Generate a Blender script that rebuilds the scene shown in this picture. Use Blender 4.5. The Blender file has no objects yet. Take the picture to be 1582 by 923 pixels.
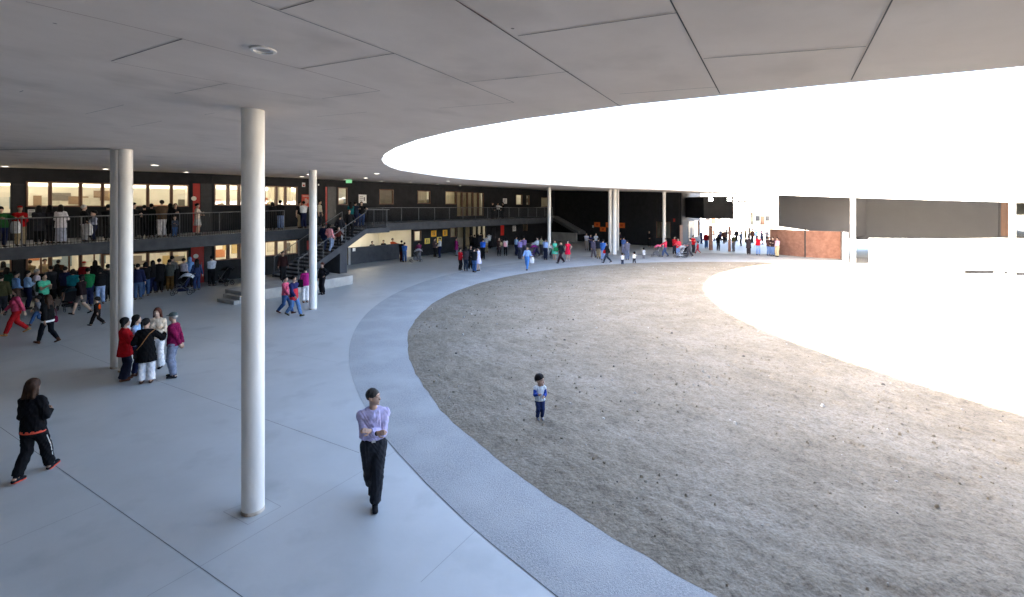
import bpy, math, random
import numpy as np
from mathutils import Vector, Matrix
R = math.radians
random.seed(7); rng = np.random.default_rng(7)
S = bpy.context.scene
COL = S.collection

# ------------------------------------------------------------------ camera, light, exposure
F, HY, CH = 750.0, 319.0, 4.5            # focal length in photo pixels, horizon row, eye height
cam_d = bpy.data.cameras.new("camera"); cam = bpy.data.objects.new("camera", cam_d); COL.objects.link(cam)
cam.location = (0, 0, CH); cam.rotation_euler = (R(90), 0, 0)
cam_d.sensor_width = 36; cam_d.lens = 36 * F / 1582; cam_d.shift_y = -(461.5 - HY) / 1582
cam_d.clip_start = 0.1; cam_d.clip_end = 4000
S.camera = cam
SUN_EL = R(24.4)
w = bpy.data.worlds.new("World"); S.world = w; w.use_nodes = True
nt = w.node_tree; sky = nt.nodes.new("ShaderNodeTexSky"); sky.sky_type = 'NISHITA'; sky.sun_disc = False
sky.sun_elevation = SUN_EL; sky.sun_rotation = R(-90); sky.dust_density = 5.0; sky.air_density = .8; sky.ozone_density = .3
nt.links.new(sky.outputs[0], nt.nodes["Background"].inputs[0]); nt.nodes["Background"].inputs[1].default_value = 0.05
sl = bpy.data.lights.new("sun", 'SUN'); sl.energy = 5.0; sl.angle = R(0.5); sl.color = (1, .91, .80)
so = bpy.data.objects.new("sun", sl); COL.objects.link(so)
so.rotation_euler = Vector((math.cos(SUN_EL), -.02, -math.sin(SUN_EL))).to_track_quat('-Z', 'Y').to_euler()
so.location = (-40, 20, 40)
vs = S.view_settings; vs.view_transform = 'Standard'; vs.look = 'None'; vs.gamma = 1.0; vs.exposure = 5.1
S.cycles.max_bounces = 10; S.cycles.diffuse_bounces = 8; S.cycles.glossy_bounces = 3; S.cycles.transparent_max_bounces = 10
S.cycles.caustics_reflective = False; S.cycles.caustics_refractive = False

# ------------------------------------------------------------------ photo geometry helpers
def G(px, py, z=0.0):
    Z = (CH - z) * F / (py - HY)
    return ((px - 791) * Z / F, Z)
CX, CY, RE = 15.7, 19.8, 20.3             # courtyard centre, radius of the roof opening
TH = [(-180, 1.47), (-174, 1.45), (-158, 1.37), (-148, 1.31), (-142, 1.24), (-135, 1.14), (-127, 1.0), (-100, .75), (-60, .45), (0, .22),
      (35, .27), (57, .63), (73, .9), (83, 1.12), (98, 1.36), (129, 1.58), (146, 1.6), (172, 1.55), (180, 1.47)]
SL = [(-180, .017), (-166, .02), (-147, .045), (-127, .05), (-90, .03), (0, .02), (85, .026), (104, .0276), (112, .033), (127, .034), (141, .031), (166, .025), (175, .018), (180, .017)]
def ceil_z(x, y):
    t = np.degrees(np.arctan2(y - CY, x - CX)); r = np.hypot(x - CX, y - CY)
    e = np.interp(t, [a for a, b in TH], [b for a, b in TH]); s = np.interp(t, [a for a, b in SL], [b for a, b in SL])
    return CH + e + s * (r - RE)
def C(px, py):                            # pixel -> point of the ceiling
    t = (px - 791) / F; u = (HY - py) / F; Z = 10.0
    for _ in range(60): Z = .5 * Z + .5 * (float(ceil_z(t * Z, Z)) - CH) / u
    return (t * Z, Z, CH + u * Z)

# ------------------------------------------------------------------ materials
MATS = {}
def nodes_of(m):
    m.use_nodes = True; return m.node_tree.nodes, m.node_tree.links, m.node_tree.nodes["Principled BSDF"]
def ramp(N, stops):
    r = N.new("ShaderNodeValToRGB")
    while len(r.color_ramp.elements) < len(stops): r.color_ramp.elements.new(.5)
    for e, (p, c) in zip(r.color_ramp.elements, stops): e.position = p; e.color = (*c, 1)
    return r
def surf(name, c1, c2, scale=3.0, rough=.8, bump=.0, bscale=40., detail=8, lo=.35, hi=.65, third=None, stretch=None, bdist=.02, rvar=0, spots=None):
    """noise-mottled surface between two base colours, optional fine bump"""
    if name in MATS: return MATS[name]
    m = bpy.data.materials.new(name); N, L, P = nodes_of(m)
    tc = N.new("ShaderNodeTexCoord"); src = tc.outputs["Object"]
    if stretch:
        mp = N.new("ShaderNodeMapping"); mp.inputs["Scale"].default_value = stretch; L.new(src, mp.inputs[0]); src = mp.outputs[0]
    n = N.new("ShaderNodeTexNoise"); n.inputs["Scale"].default_value = scale; n.inputs["Detail"].default_value = detail; n.inputs["Roughness"].default_value = .62
    L.new(src, n.inputs["Vector"]); r = ramp(N, [(lo, c1), (hi, c2)]); L.new(n.outputs[0], r.inputs[0]); out = r.outputs[0]
    if third:
        c3, s3, a, b = third
        n3 = N.new("ShaderNodeTexNoise"); n3.inputs["Scale"].default_value = s3; n3.inputs["Detail"].default_value = 5; L.new(src, n3.inputs["Vector"])
        r3 = ramp(N, [(a, (0, 0, 0)), (b, (1, 1, 1))]); L.new(n3.outputs[0], r3.inputs[0])
        mx = N.new("ShaderNodeMixRGB"); L.new(r3.outputs[0], mx.inputs[0]); L.new(out, mx.inputs[1]); mx.inputs[2].default_value = (*c3, 1); out = mx.outputs[0]
    if spots:                             # sparse small round marks (chewing gum, screw heads)
        sc, rad, col, keep = spots; vo = N.new("ShaderNodeTexVoronoi"); vo.inputs["Scale"].default_value = sc; L.new(tc.outputs["Object"], vo.inputs["Vector"])
        lt = N.new("ShaderNodeMath"); lt.operation = 'LESS_THAN'; lt.inputs[1].default_value = rad * sc; L.new(vo.outputs["Distance"], lt.inputs[0])
        sp = N.new("ShaderNodeSeparateColor"); L.new(vo.outputs["Color"], sp.inputs[0]); kp = N.new("ShaderNodeMath"); kp.operation = 'LESS_THAN'; kp.inputs[1].default_value = keep; L.new(sp.outputs[0], kp.inputs[0])
        ml = N.new("ShaderNodeMath"); ml.operation = 'MULTIPLY'; L.new(lt.outputs[0], ml.inputs[0]); L.new(kp.outputs[0], ml.inputs[1])
        mx = N.new("ShaderNodeMixRGB"); L.new(ml.outputs[0], mx.inputs[0]); L.new(out, mx.inputs[1]); mx.inputs[2].default_value = (*col, 1); out = mx.outputs[0]
    L.new(out, P.inputs["Base Color"]); P.inputs["Roughness"].default_value = rough
    if name.startswith(('cloth_', 'hair_', 'anthracite', 'slab')): P.inputs["Specular IOR Level"].default_value = .15
    if rvar:
        rr = N.new("ShaderNodeMapRange"); L.new(n.outputs[0], rr.inputs[0]); rr.inputs[3].default_value = rough - rvar; rr.inputs[4].default_value = rough + rvar
        L.new(rr.outputs[0], P.inputs["Roughness"])
    if bump:
        bn = N.new("ShaderNodeTexNoise"); bn.inputs["Scale"].default_value = bscale; bn.inputs["Detail"].default_value = 6; L.new(src, bn.inputs["Vector"])
        b = N.new("ShaderNodeBump"); b.inputs["Strength"].default_value = bump; b.inputs["Distance"].default_value = bdist
        L.new(bn.outputs[0], b.inputs["Height"]); L.new(b.outputs[0], P.inputs["Normal"])
    MATS[name] = m; return m
def srgb(c): return tuple(((v / 255) / 12.92 if v / 255 <= .04045 else ((v / 255 + .055) / 1.055) ** 2.4) for v in c)
def cloth(rgb, rough=.9):
    """woven cloth of a plain colour (sRGB 0-255 as worn), slightly uneven"""
    k = "cloth_%d_%d_%d" % rgb
    c = srgb(rgb)
    return surf(k, tuple(v * .8 for v in c), tuple(min(.85, v * 1.15) for v in c), scale=14, rough=rough, bump=.25, bscale=60, detail=4)
def emit(name, col, st):
    if name in MATS: return MATS[name]
    m = bpy.data.materials.new(name); N, L, P = nodes_of(m); P.inputs["Base Color"].default_value = (.8, .8, .8, 1)
    P.inputs["Emission Color"].default_value = (*col, 1); P.inputs["Emission Strength"].default_value = st; MATS[name] = m; return m
def glass(name="glass", ior=1.9, tint=(.86, .88, .86)):
    if name in MATS: return MATS[name]
    m = bpy.data.materials.new(name); m.use_nodes = True; N = m.node_tree.nodes; L = m.node_tree.links; N.clear()
    o = N.new("ShaderNodeOutputMaterial"); mx = N.new("ShaderNodeMixShader"); t = N.new("ShaderNodeBsdfTransparent"); g = N.new("ShaderNodeBsdfGlossy")
    t.inputs[0].default_value = (*tint, 1); g.inputs["Roughness"].default_value = .015; g.inputs[0].default_value = (.95, .95, .95, 1)
    f = N.new("ShaderNodeFresnel"); f.inputs[0].default_value = ior
    ns = N.new("ShaderNodeTexNoise"); ns.inputs["Scale"].default_value = .9; b = N.new("ShaderNodeBump"); b.inputs["Strength"].default_value = .12; b.inputs["Distance"].default_value = .02
    tc = N.new("ShaderNodeTexCoord"); L.new(tc.outputs["Object"], ns.inputs["Vector"]); L.new(ns.outputs[0], b.inputs["Height"]); L.new(b.outputs[0], g.inputs["Normal"])
    L.new(f.outputs[0], mx.inputs[0]); L.new(t.outputs[0], mx.inputs[1]); L.new(g.outputs[0], mx.inputs[2]); L.new(mx.outputs[0], o.inputs[0])
    MATS[name] = m; return m
M_floor = surf("polished_concrete", (.405, .425, .43), (.485, .505, .51), scale=.35, rough=.5, bump=.06, bscale=18, third=((.36, .38, .388), 1.1, .56, .78), rvar=.08, spots=(1.1, .018, (.16, .165, .17), .35))
M_band = surf("exposed_aggregate", (.255, .265, .272), (.39, .40, .405), scale=34, rough=.9, bump=.6, bscale=70, third=((.38, .39, .395), .9, .45, .7), bdist=.03)
M_dirt = surf("dry_ground", (.30, .27, .23), (.40, .37, .32), scale=.4, rough=.95, bump=.4, bscale=10)
M_joint = surf("joint_shadow_gap", (.05, .05, .055), (.09, .09, .09), scale=4, rough=.9)
M_joint2 = surf("filled_floor_joint", (.25, .255, .27), (.30, .30, .315), scale=4, rough=.9)
M_rust = surf("red_primer_joint", (.20, .045, .03), (.12, .07, .06), scale=3, rough=.8)
M_ceil = surf("cement_board_ceiling", (.65, .578, .515), (.755, .68, .615), scale=.9, rough=.75, bump=.08, bscale=14, third=((.58, .515, .455), 1.1, .54, .76), lo=.3, hi=.7, spots=(1.3, .014, (.22, .19, .17), .8))
M_roof = surf("roof_membrane", (.55, .55, .55), (.68, .68, .67), scale=.8, rough=.8)
M_white = surf("white_column_paint", (.74, .73, .70), (.83, .82, .79), third=((.60, .58, .55), 2.6, .60, .74), scale=1.5, rough=.42, bump=.10, bscale=5, stretch=(1, 1, .35))
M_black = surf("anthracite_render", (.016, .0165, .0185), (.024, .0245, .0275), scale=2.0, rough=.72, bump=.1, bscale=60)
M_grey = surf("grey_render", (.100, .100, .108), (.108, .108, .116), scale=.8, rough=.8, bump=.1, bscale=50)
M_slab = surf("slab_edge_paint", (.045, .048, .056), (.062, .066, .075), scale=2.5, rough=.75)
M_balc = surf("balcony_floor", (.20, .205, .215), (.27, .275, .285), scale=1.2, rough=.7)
M_cream = surf("cream_wall", (.66, .625, .545), (.75, .715, .635), scale=.8, rough=.85)
M_curt = surf("cream_curtain", (.60, .54, .40), (.74, .68, .54), scale=2, rough=.9, stretch=(9, 9, .4))
M_metal = surf("black_steel", (.012, .012, .014), (.022, .022, .025), scale=6, rough=.45)
M_rail = surf("grey_steel_rail", (.10, .10, .105), (.15, .15, .155), scale=6, rough=.45)
M_wood = surf("varnished_timber_frame", (.13, .065, .04), (.22, .115, .07), scale=3, rough=.5, stretch=(1, 1, .15))
M_red = surf("red_door_paint", (.36, .018, .012), (.44, .026, .018), scale=2, rough=.5)
M_conc = surf("cast_concrete", (.30, .29, .275), (.42, .41, .39), scale=1.5, rough=.85, bump=.15, bscale=25)
M_steel = surf("rusted_steel", (.24, .115, .078), (.35, .185, .13), scale=3, rough=.75, bump=.2, bscale=30)
def translucent(m):
    N, L = m.node_tree.nodes, m.node_tree.links; P = N["Principled BSDF"]; t = N.new("ShaderNodeBsdfTranslucent"); L.new(P.inputs["Base Color"].links[0].from_socket, t.inputs[0]); mx = N.new("ShaderNodeMixShader"); mx.inputs[0].default_value = .55
    L.new(P.outputs[0], mx.inputs[1]); L.new(t.outputs[0], mx.inputs[2]); L.new(mx.outputs[0], N["Material Output"].inputs[0])
translucent(M_curt)
M_glass = glass()
M_glass2 = glass("clear_glass", 1.5, (.93, .93, .92))
M_lamp = emit("lamp_diffuser", (1, .93, .80), .35)
M_tube = emit("fluorescent_tube", (1, .90, .72), 1.15)
M_paper = surf("white_paper", (.72, .71, .69), (.80, .79, .77), scale=5, rough=.8)
M_ink = surf("dark_print", (.03, .03, .035), (.06, .06, .07), scale=9, rough=.8)

# ------------------------------------------------------------------ mesh helpers
def tag(o, label=None, cat=None, group=None, kind=None):
    if label: o["label"] = label
    if cat: o["category"] = cat
    if group: o["group"] = group
    if kind: o["kind"] = kind
    return o
def empty(name, loc=(0, 0, 0), rz=0, **k):
    o = bpy.data.objects.new(name, None); o.empty_display_size = .2; COL.objects.link(o); o.location = loc; o.rotation_euler = (0, 0, rz); return tag(o, **k)
class MB:
    def __init__(s): s.v = []; s.f = []; s.m = []
    def quad(s, *p, mi=0):
        n = len(s.v); s.v += [tuple(q) for q in p]; s.f.append(tuple(range(n, n + len(p)))); s.m.append(mi); return s
    def hexa(s, b, t, mi=0):              # two loops of points, bottom and top
        n = len(s.v); k = len(b); s.v += [tuple(q) for q in b] + [tuple(q) for q in t]
        s.f.append(tuple(n + i for i in reversed(range(k)))); s.f.append(tuple(n + k + i for i in range(k)))
        for i in range(k): j = (i + 1) % k; s.f.append((n + i, n + j, n + k + j, n + k + i))
        s.m += [mi] * (k + 2); return s
    def box(s, x0, x1, y0, y1, z0, z1, mi=0):
        return s.hexa([(x0, y0, z0), (x1, y0, z0), (x1, y1, z0), (x0, y1, z0)], [(x0, y0, z1), (x1, y0, z1), (x1, y1, z1), (x0, y1, z1)], mi)
    def tube(s, pts, r, n=8, mi=0, r2=None):
        pts = [Vector(p) for p in pts]; rings = []
        for i, p in enumerate(pts):
            d = (pts[min(i + 1, len(pts) - 1)] - pts[max(i - 1, 0)]).normalized()
            a = d.cross(Vector((0, 0, 1)) if abs(d.z) < .9 else Vector((1, 0, 0))).normalized(); b = d.cross(a)
            rr = r if r2 is None else r + (r2 - r) * i / max(1, len(pts) - 1)
            k = len(s.v); s.v += [tuple(p + a * rr * math.cos(2 * math.pi * j / n) + b * rr * math.sin(2 * math.pi * j / n)) for j in range(n)]; rings.append(k)
        for a, b in zip(rings, rings[1:]):
            for j in range(n): s.f.append((a + j, a + (j + 1) % n, b + (j + 1) % n, b + j)); s.m.append(mi)
        s.f.append(tuple(rings[0] + j for j in reversed(range(n)))); s.f.append(tuple(rings[-1] + j for j in range(n))); s.m += [mi, mi]; return s
    def lathe(s, prof, n=32, c=(0, 0), mi=0):
        k = len(s.v)
        for (r, z) in prof: s.v += [(c[0] + r * math.cos(2 * math.pi * j / n), c[1] + r * math.sin(2 * math.pi * j / n), z) for j in range(n)]
        for i in range(len(prof) - 1):
            for j in range(n): a = k + i * n; s.f.append((a + j, a + (j + 1) % n, a + n + (j + 1) % n, a + n + j)); s.m.append(mi)
        s.f.append(tuple(k + j for j in reversed(range(n)))); s.f.append(tuple(k + (len(prof) - 1) * n + j for j in range(n))); s.m += [mi, mi]; return s
    def build(s, name, mats, parent=None, smooth=False, bevel=0):
        me = bpy.data.meshes.new(name); me.from_pydata(s.v, [], s.f); mats = mats if isinstance(mats, (list, tuple)) else [mats]
        for m in mats: me.materials.append(m)
        if len(mats) > 1: me.polygons.foreach_set("material_index", s.m)
        if smooth: me.polygons.foreach_set("use_smooth", [True] * len(me.polygons))
        me.update(); o = bpy.data.objects.new(name, me); COL.objects.link(o)
        if parent is not None: o.parent = parent
        if smooth: o.data.set_sharp_from_angle(angle=R(40))
        if bevel:
            b = o.modifiers.new("bevel", 'BEVEL'); b.width = bevel; b.segments = 2; b.limit_method = 'ANGLE'
        return o
def strip(mb, pts, wd, z=None, dz=0.0, mi=0):
    """flat ribbon of width wd along pts (x,y[,z])"""
    P = [Vector(p if len(p) == 3 else (p[0], p[1], z)) for p in pts]
    for a, b in zip(P, P[1:]):
        d = (b - a); d.z = 0; n = Vector((-d.y, d.x, 0)).normalized() * wd / 2; o = Vector((0, 0, dz))
        mb.quad(a - n + o, b - n + o, b + n + o, a + n + o, mi=mi)

# ------------------------------------------------------------------ ground, sand, ring
g = MB(); g.box(-900, 900, -300, 1500, -.6, -.02); tag(g.build("ground", M_dirt), kind="structure")
NS = 256
def circ(cx, cy, r, z, n=NS): return [(cx + r * math.cos(2 * math.pi * i / n), cy + r * math.sin(2 * math.pi * i / n), z) for i in range(n)]
g = MB(); g.v = circ(CX, CY, 60, 0); g.f = [tuple(range(NS))]; g.m = [0]
tag(g.build("floor", M_floor), kind="structure")
g = MB(); a = circ(18.08, 22.33, 24.25, .004); b = circ(15.67, 19.84, 19.0, .004); g.v = a + b
g.f = [(i, (i + 1) % NS, NS + (i + 1) % NS, NS + i) for i in range(NS)]; g.m = [0] * NS
tag(g.build("path", M_band), kind="structure")
def vnoise(x, y, sc, seed):
    r = np.random.default_rng(seed); t = r.random((256, 256)); x = x * sc; y = y * sc
    xi = np.floor(x).astype(int); yi = np.floor(y).astype(int); fx = x - xi; fy = y - yi; fx = fx * fx * (3 - 2 * fx); fy = fy * fy * (3 - 2 * fy)
    q = lambda i, j: t[(xi + i) % 256, (yi + j) % 256]
    return (q(0, 0) * (1 - fx) + q(1, 0) * fx) * (1 - fy) + (q(0, 1) * (1 - fx) + q(1, 1) * fx) * fy
def make_sand():
    nr, na = 250, 720
    rr = 19.5 * np.sqrt(np.linspace(0.0004, 1, nr)); aa = np.linspace(0, 2 * np.pi, na, endpoint=False)
    # finer towards the camera: angle warped so the near side has more columns
    aa = aa + .55 * np.sin(aa - R(-128)) * -1
    Rr, A = np.meshgrid(rr, aa, indexing='ij')
    edge = 1 + (vnoise(np.cos(A) * 12 + 40, np.sin(A) * 12 + 40, 1.2, 3) - .5) * .004 + (vnoise(np.cos(A) * 60 + 90, np.sin(A) * 60 + 90, 1.0, 4) - .5) * .0025
    Rr = Rr * (1 + (edge - 1) * (Rr / 19.5) ** 4)
    x = 15.67 + Rr * np.cos(A); y = 19.84 + Rr * np.sin(A)
    h = (vnoise(x, y, .5, 1) - .5) * .02 + (vnoise(x, y, 2.2, 2) - .5) * .025 + (vnoise(x + 9, y + .4 * x, 6.0, 5) - .5) * .022 + (vnoise(x, y, 13, 6) - .5) * .020
    fp = vnoise(x * .9 + y * .5, y - x * .3, 3.4, 8); h -= np.clip(fp - .70, 0, 1) * .13
    e = np.clip((19.5 - Rr) / .5, 0, 1); z = .006 + (.035 + h) * e; z = np.maximum(z, .0055)
    co = np.stack([x, y, z], -1).reshape(-1, 3)
    i, j = np.meshgrid(np.arange(nr - 1), np.arange(na), indexing='ij'); j2 = (j + 1) % na
    q = np.stack([i * na + j, (i + 1) * na + j, (i + 1) * na + j2, i * na + j2], -1).reshape(-1, 4)
    return np_mesh("sand", co, q)
def np_mesh(name, co, quads, smooth=True):
    me = bpy.data.meshes.new(name); me.vertices.add(len(co)); me.vertices.foreach_set("co", np.asarray(co, np.float32).ravel())
    n = len(quads); me.loops.add(n * 4); me.loops.foreach_set("vertex_index", np.asarray(quads, np.int32).ravel())
    me.polygons.add(n); me.polygons.foreach_set("loop_start", np.arange(0, n * 4, 4, dtype=np.int32))
    if smooth: me.polygons.foreach_set("use_smooth", np.ones(n, bool))
    me.update(calc_edges=True); return me
def sand_mat():
    m = surf("loose_sand", (.162, .138, .102), (.245, .212, .162), scale=1.3, rough=.95, bump=.7, bscale=16, detail=12, lo=.3, hi=.7, third=((.252, .224, .18), .45, .48, .7), bdist=.05)
    N, L = m.node_tree.nodes, m.node_tree.links; P = N["Principled BSDF"]
    old = P.inputs["Base Color"].links[0].from_socket; tc = N.new("ShaderNodeTexCoord")
    n = N.new("ShaderNodeTexNoise"); n.inputs["Scale"].default_value = 8; n.inputs["Detail"].default_value = 10; n.inputs["Roughness"].default_value = .7
    mp = N.new("ShaderNodeMapping"); mp.inputs["Rotation"].default_value = (0, 0, .5); mp.inputs["Scale"].default_value = (1, .85, 1)
    L.new(tc.outputs["Object"], mp.inputs[0]); L.new(mp.outputs[0], n.inputs["Vector"])
    r = ramp(N, [(.33, (.55, .50, .45)), (.47, (.9, .88, .86)), (.66, (1.14, 1.13, 1.12))]); L.new(n.outputs[0], r.inputs[0])
    mx = N.new("ShaderNodeMixRGB"); mx.blend_type = 'MULTIPLY'; mx.inputs[0].default_value = .85; L.new(old, mx.inputs[1]); L.new(r.outputs[0], mx.inputs[2])
    n5 = N.new("ShaderNodeTexNoise"); n5.inputs["Scale"].default_value = 24; n5.inputs["Detail"].default_value = 6; n5.inputs["Roughness"].default_value = .75; L.new(tc.outputs["Object"], n5.inputs["Vector"])
    r5 = ramp(N, [(.36, (.55, .52, .49)), (.5, (.95, .95, .95)), (.66, (1.15, 1.15, 1.14))]); L.new(n5.outputs[0], r5.inputs[0])
    m5 = N.new("ShaderNodeMixRGB"); m5.blend_type = 'MULTIPLY'; m5.inputs[0].default_value = .9; L.new(mx.outputs[0], m5.inputs[1]); L.new(r5.outputs[0], m5.inputs[2]); mx = m5
    L.new(mx.outputs[0], P.inputs["Base Color"]); return m
M_sand = sand_mat()
sm = make_sand(); sm.materials.append(M_sand); o = bpy.data.objects.new("sand", sm); COL.objects.link(o); tag(o, kind="structure")
# lumps, chips and chalk marks on the sand
st = MB()
for _ in range(900):
    a = random.uniform(-math.pi, math.pi); r = 19.2 * math.sqrt(random.random()); x, y = 15.67 + r * math.cos(a), 19.84 + r * math.sin(a)
    s = random.choice([.012, .016, .02, .02, .025, .03, .045]) * random.uniform(.7, 1.3); k = random.uniform(.4, .8); t0 = random.uniform(0, 3)
    b = [(x + s * math.cos(t0 + q) * random.uniform(.7, 1.2), y + s * math.sin(t0 + q), .03) for q in (0, 1.3, 2.5, 3.8, 5)]
    t = [(x + (p[0] - x) * .55, y + (p[1] - y) * .55, .045 + s * k) for p in b]; st.hexa(b, t, mi=random.choice([0, 0, 1, 2]))
tag(st.build("pebbles", [surf("pebble_grey", (.2, .19, .17), (.36, .34, .31), scale=20), surf("pebble_dark", (.06, .05, .045), (.1, .09, .08), scale=20), surf("pebble_pale", (.36, .34, .3), (.46, .44, .4), scale=20)]), kind="stuff",
    label="scattered pebbles and clods of earth lying on the sand", cat="pebbles")
cl = MB()
for _ in range(7000):
    a = random.uniform(-math.pi, math.pi); r = 19.3 * math.sqrt(random.random()); x, y = 15.67 + r * math.cos(a), 19.84 + r * math.sin(a)
    if y > 27 and random.random() < .6: continue
    if vnoise(np.array([x]), np.array([y]), .8, 12)[0] < random.uniform(.25, .8): continue
    s = random.choice([.012, .016, .02, .026, .034]) * random.uniform(.8, 1.3); k = random.uniform(.5, .9); t0 = random.uniform(0, 3); z0 = .025
    b = [(x + s * math.cos(t0 + q) * random.uniform(.6, 1.3), y + s * math.sin(t0 + q) * random.uniform(.6, 1.2), z0) for q in (0, 1.3, 2.5, 3.8, 5)]
    t = [(x + (p[0] - x) * .5, y + (p[1] - y) * .5, z0 + .02 + s * k) for p in b]; cl.hexa(b, t)
tag(cl.build("clods", M_sand), kind="stuff", label="crumbly clods of earth trodden up over the sandy court", cat="earth clods")
# floor joints
jd, jl = MB(), MB()
for a in ([(0, 660), (375, 923), (520, 1030)], [(275, 600), (555, 700)], [(93, 533), (165, 561), (275, 600)]):
    strip(jd, [G(*p) for p in a], .0075, .002)
for a in ([(312, 874), (540, 740)], [(0, 843), (155, 778)], [(227, 922), (312, 874)], [(735, 820), (650, 900)], [(345, 791), (406, 768)], [(383, 811), (434, 783)], [(540, 740), (640, 680)], [(300, 520), (520, 560)], [(0, 560), (180, 500)], [(410, 560), (500, 520)], [(345, 791), (383, 811)], [(406, 768), (434, 783)]):
    strip(jl, [G(*p) for p in a], .007, .002)
tag(jd.build("floor_joints", M_joint), kind="structure"); tag(jl.build("floor_joints_filled", M_joint2), kind="structure")
# crack line along the outer rim of the path
cr = MB(); pts = []
for i in range(150, 262):
    a = 2 * math.pi * i / 256 * 1.0; r = 24.25 + random.uniform(-.012, .012); pts.append((18.08 + r * math.cos(a), 22.33 + r * math.sin(a)))
strip(cr, pts, .010, .0065); tag(cr.build("path_edge_crack", M_joint), kind="structure")

# ------------------------------------------------------------------ roof canopy
def make_roof():
    n = 72; k = 24; v = []; f = []; m = []
    def outer(t): return float(np.interp(t, [-180, -100, -60, -50, 45, 58, 84, 88, 180], [48, 48, 48, 48, 48, 36, 36, 48, 48]))
    for lay in (0, 1):
        for i in range(n):
            t = -180 + 360 * i / n
            for j in range(k):
                r = RE + (outer(t) - RE) * j / (k - 1); x = CX + r * math.cos(R(t)); y = CY + r * math.sin(R(t))
                v.append((x, y, float(ceil_z(x, y)) + .26 * lay))
    I = lambda l, i, j: l * n * k + (i % n) * k + j
    for i in range(n):
        for j in range(k - 1):
            f.append((I(0, i, j), I(0, i + 1, j), I(0, i + 1, j + 1), I(0, i, j + 1))); m.append(0)
            f.append((I(1, i, j), I(1, i, j + 1), I(1, i + 1, j + 1), I(1, i + 1, j))); m.append(1)
        f.append((I(0, i, 0), I(1, i, 0), I(1, i + 1, 0), I(0, i + 1, 0))); m.append(1)
        f.append((I(0, i, k - 1), I(0, i + 1, k - 1), I(1, i + 1, k - 1), I(1, i, k - 1))); m.append(1)
    b = MB(); b.v, b.f, b.m = v, f, m
    return b
root = empty("canopy_roof", (CX, CY, 0), label="broad ring roof of grey cement boards with an open sky circle over the sand court", cat="roof")
bpy.context.view_layer.update(); INV = root.matrix_world.inverted()
def under(o, p): o.parent = p; o.matrix_parent_inverse = Matrix.Translation(-p.location) if p.rotation_euler.z == 0 else p.matrix_world.inverted(); return o
under(make_roof().build("ceiling", [M_ceil, M_roof]), root)
jd, jr = MB(), MB()
def cjoint(mb, pts, wd):
    P = []
    for a, b in zip(pts, pts[1:]):
        n = 6
        for i in range(n + (b == pts[-1])): P.append((a[0] + (b[0] - a[0]) * i / n, a[1] + (b[1] - a[1]) * i / n))
    strip(mb, [C(*p) for p in P], wd, dz=-.004)
for p in ([(1036, -60), (1036, 0), (1112, 144)], [(1420, -80), (1378, 0), (1315, 123)], [(705, 0), (960, 165)], [(281, 60), (172, 94)], [(609, 82), (465, 106)], [(485, 0), (432, 15)],
          [(94, 120), (30, 142)], [(800, 55), (1046, 19)], [(1087, 90), (1338, 71)]): cjoint(jd, p, .009)
for p in ([(191, 162), (132, 176)], [(351, 128), (263, 146)], [(377, 167), (316, 177)], [(587, 140), (498, 152)], [(800, 119), (720, 127)], [(794, 158), (678, 167)], [(567, 195), (496, 201)], [(567, 173), (490, 180)],
          [(250, 187), (202, 196)], [(780, 122), (879, 110)], [(957, 145), (1107, 134)], [(561, 211), (521, 215)], [(387, 0), (609, 82), (794, 158)]): cjoint(jd, p, .007)
for p in ([(40, 2), (172, 33), (283, 60), (384, 86), (465, 106), (587, 140)], [(172, 95), (349, 128), (480, 152)], [(76, 118), (263, 146)], [(700, -3), (760, 34)], [(408, 168), (470, 178)]): cjoint(jr, p, .006)
under(jd.build("ceiling_joint", M_joint), root); under(jr.build("primer_line", M_rust), root)
b_ = MB(); a = C(-40, 231.5); c = C(172, 230)
strip(b_, [a, c], .10, dz=-.012); under(b_.build("drip_groove", M_joint), root)

# downlights in the ceiling
def downlight(px, py, r, label):
    x, y, z = C(px, py); e = empty("downlight", (x, y, z), label=label, cat="downlight", group="round downlights in the ceiling")
    MB().lathe([(r, -.001), (r, -.018), (r * .82, -.022), (r * .82, -.003)], 24).build("trim_ring", M_paper, e, smooth=True)
    MB().lathe([(r * .80, -.004), (r * .80, -.012)], 24).build("lens", M_lamp, e)
    return e
pos_dl = [(8, 257, "far left downlight above the left end of the balcony"), (163, 261, "downlight just left of the twin white columns"), (239, 255, "downlight right of the twin columns over the balcony"),
          (288, 266, "downlight above the upper red door"), (466, 273, "downlight over the small fire sign beside the stairwell column"), (477, 269.5, "downlight touching the stairwell column's left edge"),
          (582, 268, "downlight left of the pointed tip of the sky opening"), (565, 275, "downlight right of the green exit sign"), (589, 280, "downlight above the small upper window beside the white notice"),
          (534, 277.2, "elongated downlight right beside the green exit sign"), (634, 281.7, "downlight below the left tip of the sky opening"), (676, 285, "downlight over the upper window left of the tall glazing"),
          (692, 279.8, "downlight nearest the sky opening's far rim"), (711, 286.5, "downlight over the left edge of the tall upper glazing"), (742, 289, "downlight over the right end of the tall glazing"),
          (769, 290.7, "downlight above the people on the far balcony"), (794, 292, "downlight over the far pair of narrow windows"), (815, 293.5, "downlight third from the far white column"), (835, 294.8, "downlight nearest the far white column by the second stair")]
for px, py, s in pos_dl: downlight(px, py, .15, "small lit " + s)
x, y, z = C(407, 77)
e = empty("recessed_fixture", (x, y, z), label="big round white recessed light fitting in the ceiling near the front column", cat="downlight")
MB().lathe([(.105, -.001), (.105, -.014), (.08, -.017), (.08, -.003)], 40).build("trim_ring", M_paper, e, smooth=True)
MB().lathe([(.079, -.0025), (.035, -.0035)], 32).build("reflector", M_conc, e)

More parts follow.
